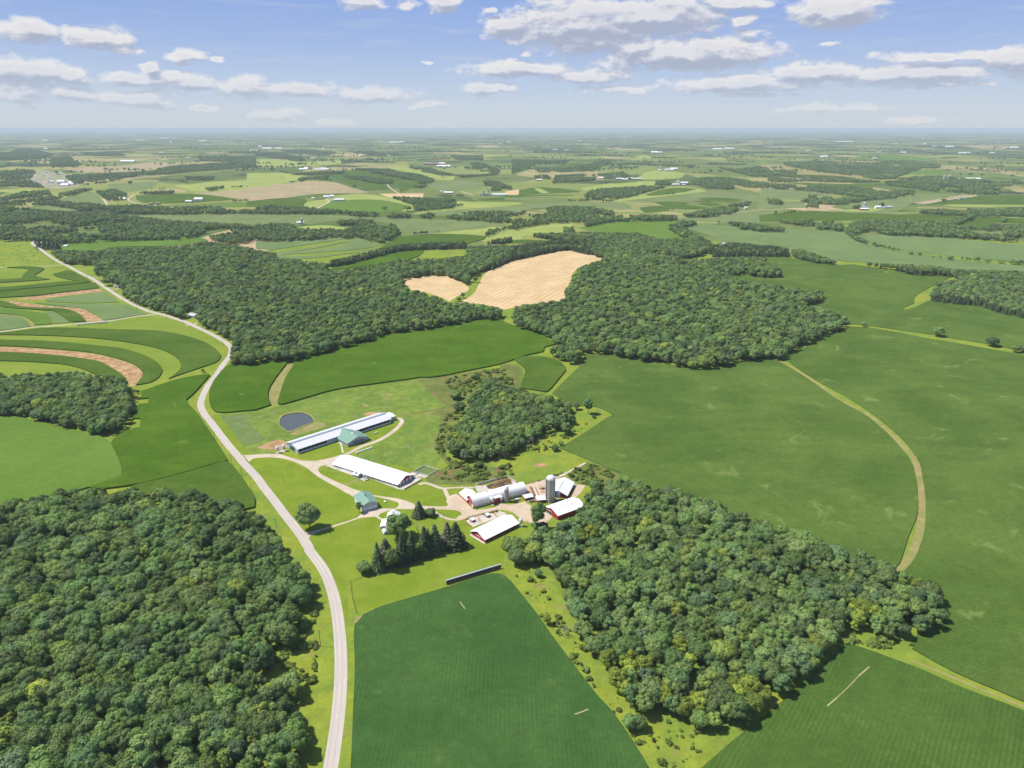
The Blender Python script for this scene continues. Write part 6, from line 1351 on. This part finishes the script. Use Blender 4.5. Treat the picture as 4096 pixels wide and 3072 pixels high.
fence('fence along the lower edge of the pond', [g('D', 215, 495), g('D', 400, 405), g('D', 560, 335)], 3.0, 1.2)
fence('fence across the pasture from the long barn to the copse', [g('A', 1760, 350), g('A', 2000, 312), g('A', 2212, 268)], 4, 1.2)
# ------------------------------------------------------------------ neighbours
def small_house(c, x_, y_, L, W, h, ang, wall, roof, label, catg='house', hr=None, group=None, win=True):
    x, y = g(c, x_, y_); t = thing('house' if catg == 'house' else 'barn', label, catg, x, y, ang, group)
    hr = hr or h + W * .3; gable(t, L, W, h, hr, wall, roof, .4)
    if win:
        onwall(t, 'door', 'dark_opening', 'f', L, W, L * .42, L * .42 + min(3, L * .12), 0, min(2.8, h * .8), .06)
        for u in (.12, .7): onwall(t, 'window', 'glass_dark', 'f', L, W, L * u, L * u + 1.2, 1.1, 2.2, .06)
    return t
small_house('L', 980, 652, 12, 10, 4.2, -18, 'white_trim', 'shingle_brown', 'white roadside shed with brown roof beside the round tree', 'shed')
small_house('L', 1625, 905, 15, 10, 3.5, -28, 'grey_siding', 'roof_ridge', 'cabin with dark roof hidden in a gap of the great wood')
small_house('L', 330, 280, 8, 7, 3.5, 20, 'white_trim', 'roof_old', 'white house beside the conifers at the far road bend'); small_house('L', 550, 300, 9, 7, 3, 0, 'grey_siding', 'roof_old', 'small pale cabin right of the bend conifers')
small_house('W', 805, 155, 14, 9, 4.2, 25, 'white_trim', 'roof_old', 'white farmhouse in the trees behind the straw field'); small_house('W', 735, 140, 12, 8, 3.2, 10, 'grey_siding', 'roof_galv', 'grey roofed shed left of the house behind the straw field', 'shed')
small_house('W', 1680, 395, 9, 8, 4, 20, 'shingle_brown', 'shingle_brown', 'brown roofed house sunk in the middle wood'); small_house('V', 2062, 222, 10, 8, 4, 0, 'shingle_brown', 'roof_old', 'small house among trees beside the straw field lane')
small_house('W', 1815, 178, 16, 9, 3.5, 0, 'blue_siding', 'roof_galv', 'blue grey shed at the conifer belt on the right', 'shed')
t = thing('irrigation_boom', 'long white boom sprayer frame parked on the branch road', 'trailer', *g('L', 660, 978), 14)
x1_, y1_ = g('L', 930, 952); x0_, y0_ = g('L', 660, 978); Lt = math.hypot(x1_ - x0_, y1_ - y0_); t.rotation_euler = (0, 0, math.atan2(y1_ - y0_, x1_ - x0_))
MB().box(0, Lt, -1.1, 1.1, 1.0, 2.6).build('body', 'plastic_white', t)
for i in range(6): MB().lathe([(.5, 0), (.5, 1.0)], Lt * (i + .5) / 6, 0, 8).build('wheel', 'dark_steel', t)
def far_silo(c, x_, y_, r, h, label, mat='silo_stave'):
    t = thing('silo', label, 'silo', *g(c, x_, y_), 0); MB().lathe([(r, -.3), (r, h * .88)], 0, 0, 14).build('shaft', mat, t); MB().lathe([(r * 1.02, h * .88), (r * .8, h * .96), (.1, h)], 0, 0, 14).build('dome', 'roof_galv', t)
FARMS = [('the farm at the tree gap in the centre left', 'N', [(352, 860, 22, 12, 5, 10, 'white_trim', 'roof_galv')], [(400, 862, 3.4, 20)]),
 ('the white farm above the pale green field', 'N', [(480, 640, 12, 9, 5, 0, 'white_trim', 'roof_old'), (580, 628, 26, 14, 6, -15, 'white_trim', 'roof_galv'), (640, 630, 18, 14, 9, 20, 'white_trim', 'roof_white'), (670, 652, 42, 16, 5, 0, 'blue_siding', 'roof_galv')], [(655, 620, 3, 18)]),
 ('the farm left of the lane among trees', 'N', [(1620, 588, 44, 14, 4, -8, 'red_siding', 'roof_white'), (1590, 578, 12, 9, 4, 0, 'white_trim', 'roof_old')], []),
 ('the twin silo farm in the centre', 'N', [(1935, 605, 28, 14, 6, 10, 'grey_siding', 'roof_green'), (1985, 605, 18, 12, 6, 0, 'grey_siding', 'roof_green'), (2040, 608, 60, 16, 5, -5, 'white_trim', 'roof_old')], [(1965, 605, 4, 24), (2007, 600, 3, 26)]),
 ('the big red farm on the ridge', 'N', [(1450, 348, 120, 26, 8, 0, 'red_siding', 'shingle_brown'), (1570, 345, 60, 22, 7, -8, 'white_trim', 'roof_white'), (1560, 358, 110, 24, 3, -10, 'white_trim', 'roof_white')], [(1515, 345, 5, 38)]),
 ('the white farm row left of centre', 'N', [(370, 390, 60, 20, 6, 0, 'white_trim', 'roof_white'), (415, 388, 30, 20, 12, 20, 'white_trim', 'roof_white'), (490, 394, 90, 18, 4, 0, 'white_trim', 'roof_galv'), (560, 388, 40, 18, 7, 0, 'grey_siding', 'roof_galv'), (605, 392, 30, 14, 5, 0, 'white_trim', 'roof_white')], [(430, 385, 4, 30)]),
 ('the far pale farm under the horizon ridge', 'N', [(1150, 158, 200, 40, 8, 0, 'white_trim', 'roof_white'), (1240, 155, 90, 36, 8, 0, 'white_trim', 'roof_white')], []),
 ('the distant left farm pair', 'N', [(50, 205, 140, 36, 7, 0, 'white_trim', 'roof_white'), (165, 205, 90, 30, 7, 0, 'white_trim', 'roof_white'), (20, 192, 50, 30, 12, 0, 'white_trim', 'roof_white')], []),
 ('the red barn farm by the near wood on the right', 'O', [(750, 462, 44, 18, 6, -5, 'red_siding', 'roof_white'), (900, 474, 40, 16, 7, 0, 'grey_siding', 'roof_galv'), (950, 476, 34, 14, 5, 0, 'red_siding', 'roof_white'), (995, 466, 34, 16, 6, 0, 'red_siding', 'roof_white'), (1050, 468, 46, 16, 5, 0, 'grey_siding', 'roof_galv')], [(887, 475, 3.4, 30)]),
 ('the hilltop silo farm at right centre', 'O', [(1325, 402, 60, 22, 7, 0, 'white_trim', 'roof_galv'), (1370, 395, 50, 20, 6, 0, 'white_trim', 'roof_white'), (1265, 402, 26, 16, 7, 0, 'grey_siding', 'roof_old')], [(1282, 400, 5, 32), (1295, 400, 4, 30)]),
 ('the silo farm at the curved lane', 'O', [(1385, 528, 36, 16, 6, 0, 'grey_siding', 'roof_galv'), (1455, 515, 40, 16, 6, 0, 'white_trim', 'roof_white'), (1470, 528, 16, 10, 4, 0, 'red_siding', 'roof_old')], [(1450, 528, 3, 20)]),
 ('the lone white barn by the left wood', 'O', [(212, 480, 32, 14, 6, 0, 'red_siding', 'roof_white')], []),
 ('the far white farm row on the right horizon', 'O', [(1740, 215, 120, 40, 10, 0, 'white_trim', 'roof_white'), (1840, 212, 130, 40, 10, 0, 'white_trim', 'roof_white')], []),
 ('the distant peak roofed farm', 'O', [(1205, 248, 80, 40, 12, 0, 'white_trim', 'roof_white'), (1270, 246, 40, 24, 10, 0, 'white_trim', 'roof_white')], []),
 ('the roadside house at the pale lane', 'O', [(2010, 728, 12, 10, 6, 0, 'white_trim', 'roof_old')], []),
 ('the twin silo farm on the right plain', 'Q', [(795, 745, 30, 12, 5, 0, 'red_siding', 'roof_white'), (805, 730, 22, 12, 7, 0, 'maroon_siding', 'roof_ridge'), (930, 728, 20, 12, 6, 0, 'white_trim', 'roof_white'), (1000, 726, 22, 10, 4, 0, 'grey_siding', 'roof_ridge'), (1035, 723, 16, 10, 4, 0, 'blue_siding', 'roof_galv')], [(818, 712, 3.5, 20), (833, 728, 4.5, 24)]),
 ('the right hand silo cluster', 'Q', [(1500, 478, 30, 16, 6, 0, 'white_trim', 'roof_white'), (1640, 474, 34, 14, 5, 0, 'white_trim', 'roof_white'), (1705, 472, 90, 20, 5, 0, 'white_trim', 'roof_white')], [(1518, 475, 4, 26), (1558, 475, 4, 28), (1572, 475, 4, 26)]),
 ('the far long white farm on the upper right', 'Q', [(590, 152, 160, 40, 10, 0, 'white_trim', 'roof_white'), (665, 150, 180, 40, 10, 0, 'white_trim', 'roof_white')], [(450, 165, 14, 60)]),
 ('the blue roofed house on the tan strip', 'Q', [(1655, 638, 24, 14, 4, 0, 'blue_siding', 'roof_green')], []),
 ('the white farm near the right horizon', 'Q', [(1540, 192, 120, 36, 8, 0, 'white_trim', 'roof_white'), (1660, 238, 130, 36, 8, 0, 'white_trim', 'roof_white'), (1155, 234, 60, 30, 10, 0, 'white_trim', 'roof_white'), (2100, 200, 120, 36, 8, 0, 'white_trim', 'roof_white')], []),
 ('the lonely white barn under the long ridge', 'Q', [(465, 278, 60, 26, 8, 0, 'white_trim', 'roof_white')], []),
 ('the valley farm by the left bend', 'M', [(1675, 655, 34, 18, 8, 0, 'white_trim', 'roof_white'), (1600, 668, 26, 12, 5, 0, 'grey_siding', 'roof_old'), (1290, 690, 14, 10, 5, 0, 'red_siding', 'shingle_brown'), (1350, 688, 14, 10, 5, 10, 'red_siding', 'shingle_brown'), (1028, 652, 26, 14, 5, 0, 'blue_siding', 'roof_white')], []),
 ('the long white building beyond the fallow ridge', 'M', [(1040, 325, 120, 30, 7, 0, 'blue_siding', 'roof_white')], [(1597, 278, 6, 26)]),
 ('the far white farm row on the left horizon', 'M', [(1180, 132, 160, 40, 8, 0, 'white_trim', 'roof_white'), (1395, 116, 180, 40, 10, 0, 'white_trim', 'roof_white'), (1720, 138, 160, 40, 8, 0, 'white_trim', 'roof_white'), (360, 136, 130, 36, 8, 0, 'white_trim', 'roof_white')], []),
]
ORD = ['leftmost', 'second', 'third', 'fourth', 'fifth']
for nm, c, bs, sls in FARMS:
    for i, (x_, y_, L_, W_2, h_, a_, wl, rf_) in enumerate(bs):
        lb = '%s roofed %s at %s' % ({'roof_white': 'white', 'roof_galv': 'silver', 'roof_old': 'pale', 'roof_green': 'green', 'roof_ridge': 'dark', 'shingle_brown': 'brown'}[rf_], 'long barn' if L_ > 35 else 'barn' if L_ > 16 else 'house', nm)
        if len(bs) > 1: lb = 'number %d ' % (i + 1) + lb if False else lb + ', ' + ORD[i]
        small_house(c, x_, y_, L_, W_2, h_, a_, wl, rf_, ' '.join(lb.split()[:16]), 'barn' if L_ > 16 else 'house', None, None if len(bs) < 2 else 'buildings of ' + nm, win=L_ < 50)
    for i, (x_, y_, r_, h_) in enumerate(sls): far_silo(c, x_, y_, r_, h_, '%s silo of %s' % (['left', 'right', 'rightmost'][i] if len(sls) > 1 else 'single', nm))
rv = random.Random(9)
for i in range(34):                                       # village in the trees on the left
    x_, y_ = rv.uniform(200, 660), rv.uniform(400, 520); big = i < 5
    if big: x_, y_ = [(440, 495), (490, 494), (520, 520), (590, 500), (610, 515)][i]
    L_ = rv.uniform(10, 16) if not big else rv.uniform(26, 44)
    small_house('M', x_, y_, L_, L_ * .6, 4.5, rv.choice((0, 12, 90)), rv.choice(('white_trim', 'grey_siding', 'blue_siding')), rv.choice(('roof_old', 'shingle_brown', 'roof_ridge')) if not big else 'roof_white', 'small village house among trees in the far left valley' if not big else 'large white roofed hall in the far left village, %s' % ORD[i], 'house' if not big else 'hall', None, 'village houses' if not big else 'village halls')
HZ = random.Random(21)
for i in range(48):                                       # scattered distant farmsteads
    c = 'MNOQ'[i % 4]; x_, y_ = HZ.uniform(20, 2190), 60 + 240 * HZ.random() ** 1.3
    x, y = g(c, x_, y_); L_ = HZ.uniform(16, 36) * (1 + math.hypot(x, y) / 16000)
    t = small_house(c, x_, y_, L_, L_ * .4, 7 + L_ * .03, HZ.uniform(-25, 25), 'white_trim', HZ.choice(('roof_white', 'roof_galv', 'roof_old')), 'tiny white farm building far out towards the horizon', 'barn', None, 'tiny distant farm buildings', False)

# ------------------------------------------------------------------ air
def air():
    x, z0, z1 = 62000, -60.0, CAM_H + 4
    mb = MB().box(-120000, 120000, -600, 122000, z0, z1); me = bpy.data.meshes.new('haze'); me.from_pydata(mb.v, [], mb.f); me.update()
    o = bpy.data.objects.new('haze', me); COL.objects.link(o); o['kind'] = 'stuff'
    m = bpy.data.materials.new('air'); m.use_nodes = True; nt = new_tree(m.node_tree); b = NB(nt)
    v = b.n('ShaderNodeVolumePrincipled'); v.inputs['Color'].default_value = (.76, .89, .94, 1); v.inputs['Density'].default_value = HAZE; v.inputs['Anisotropy'].default_value = .0
    ou = b.n('ShaderNodeOutputMaterial'); nt.links.new(v.outputs[0], ou.inputs['Volume']); me.materials.append(m)
HAZE = 4.0e-5
air()
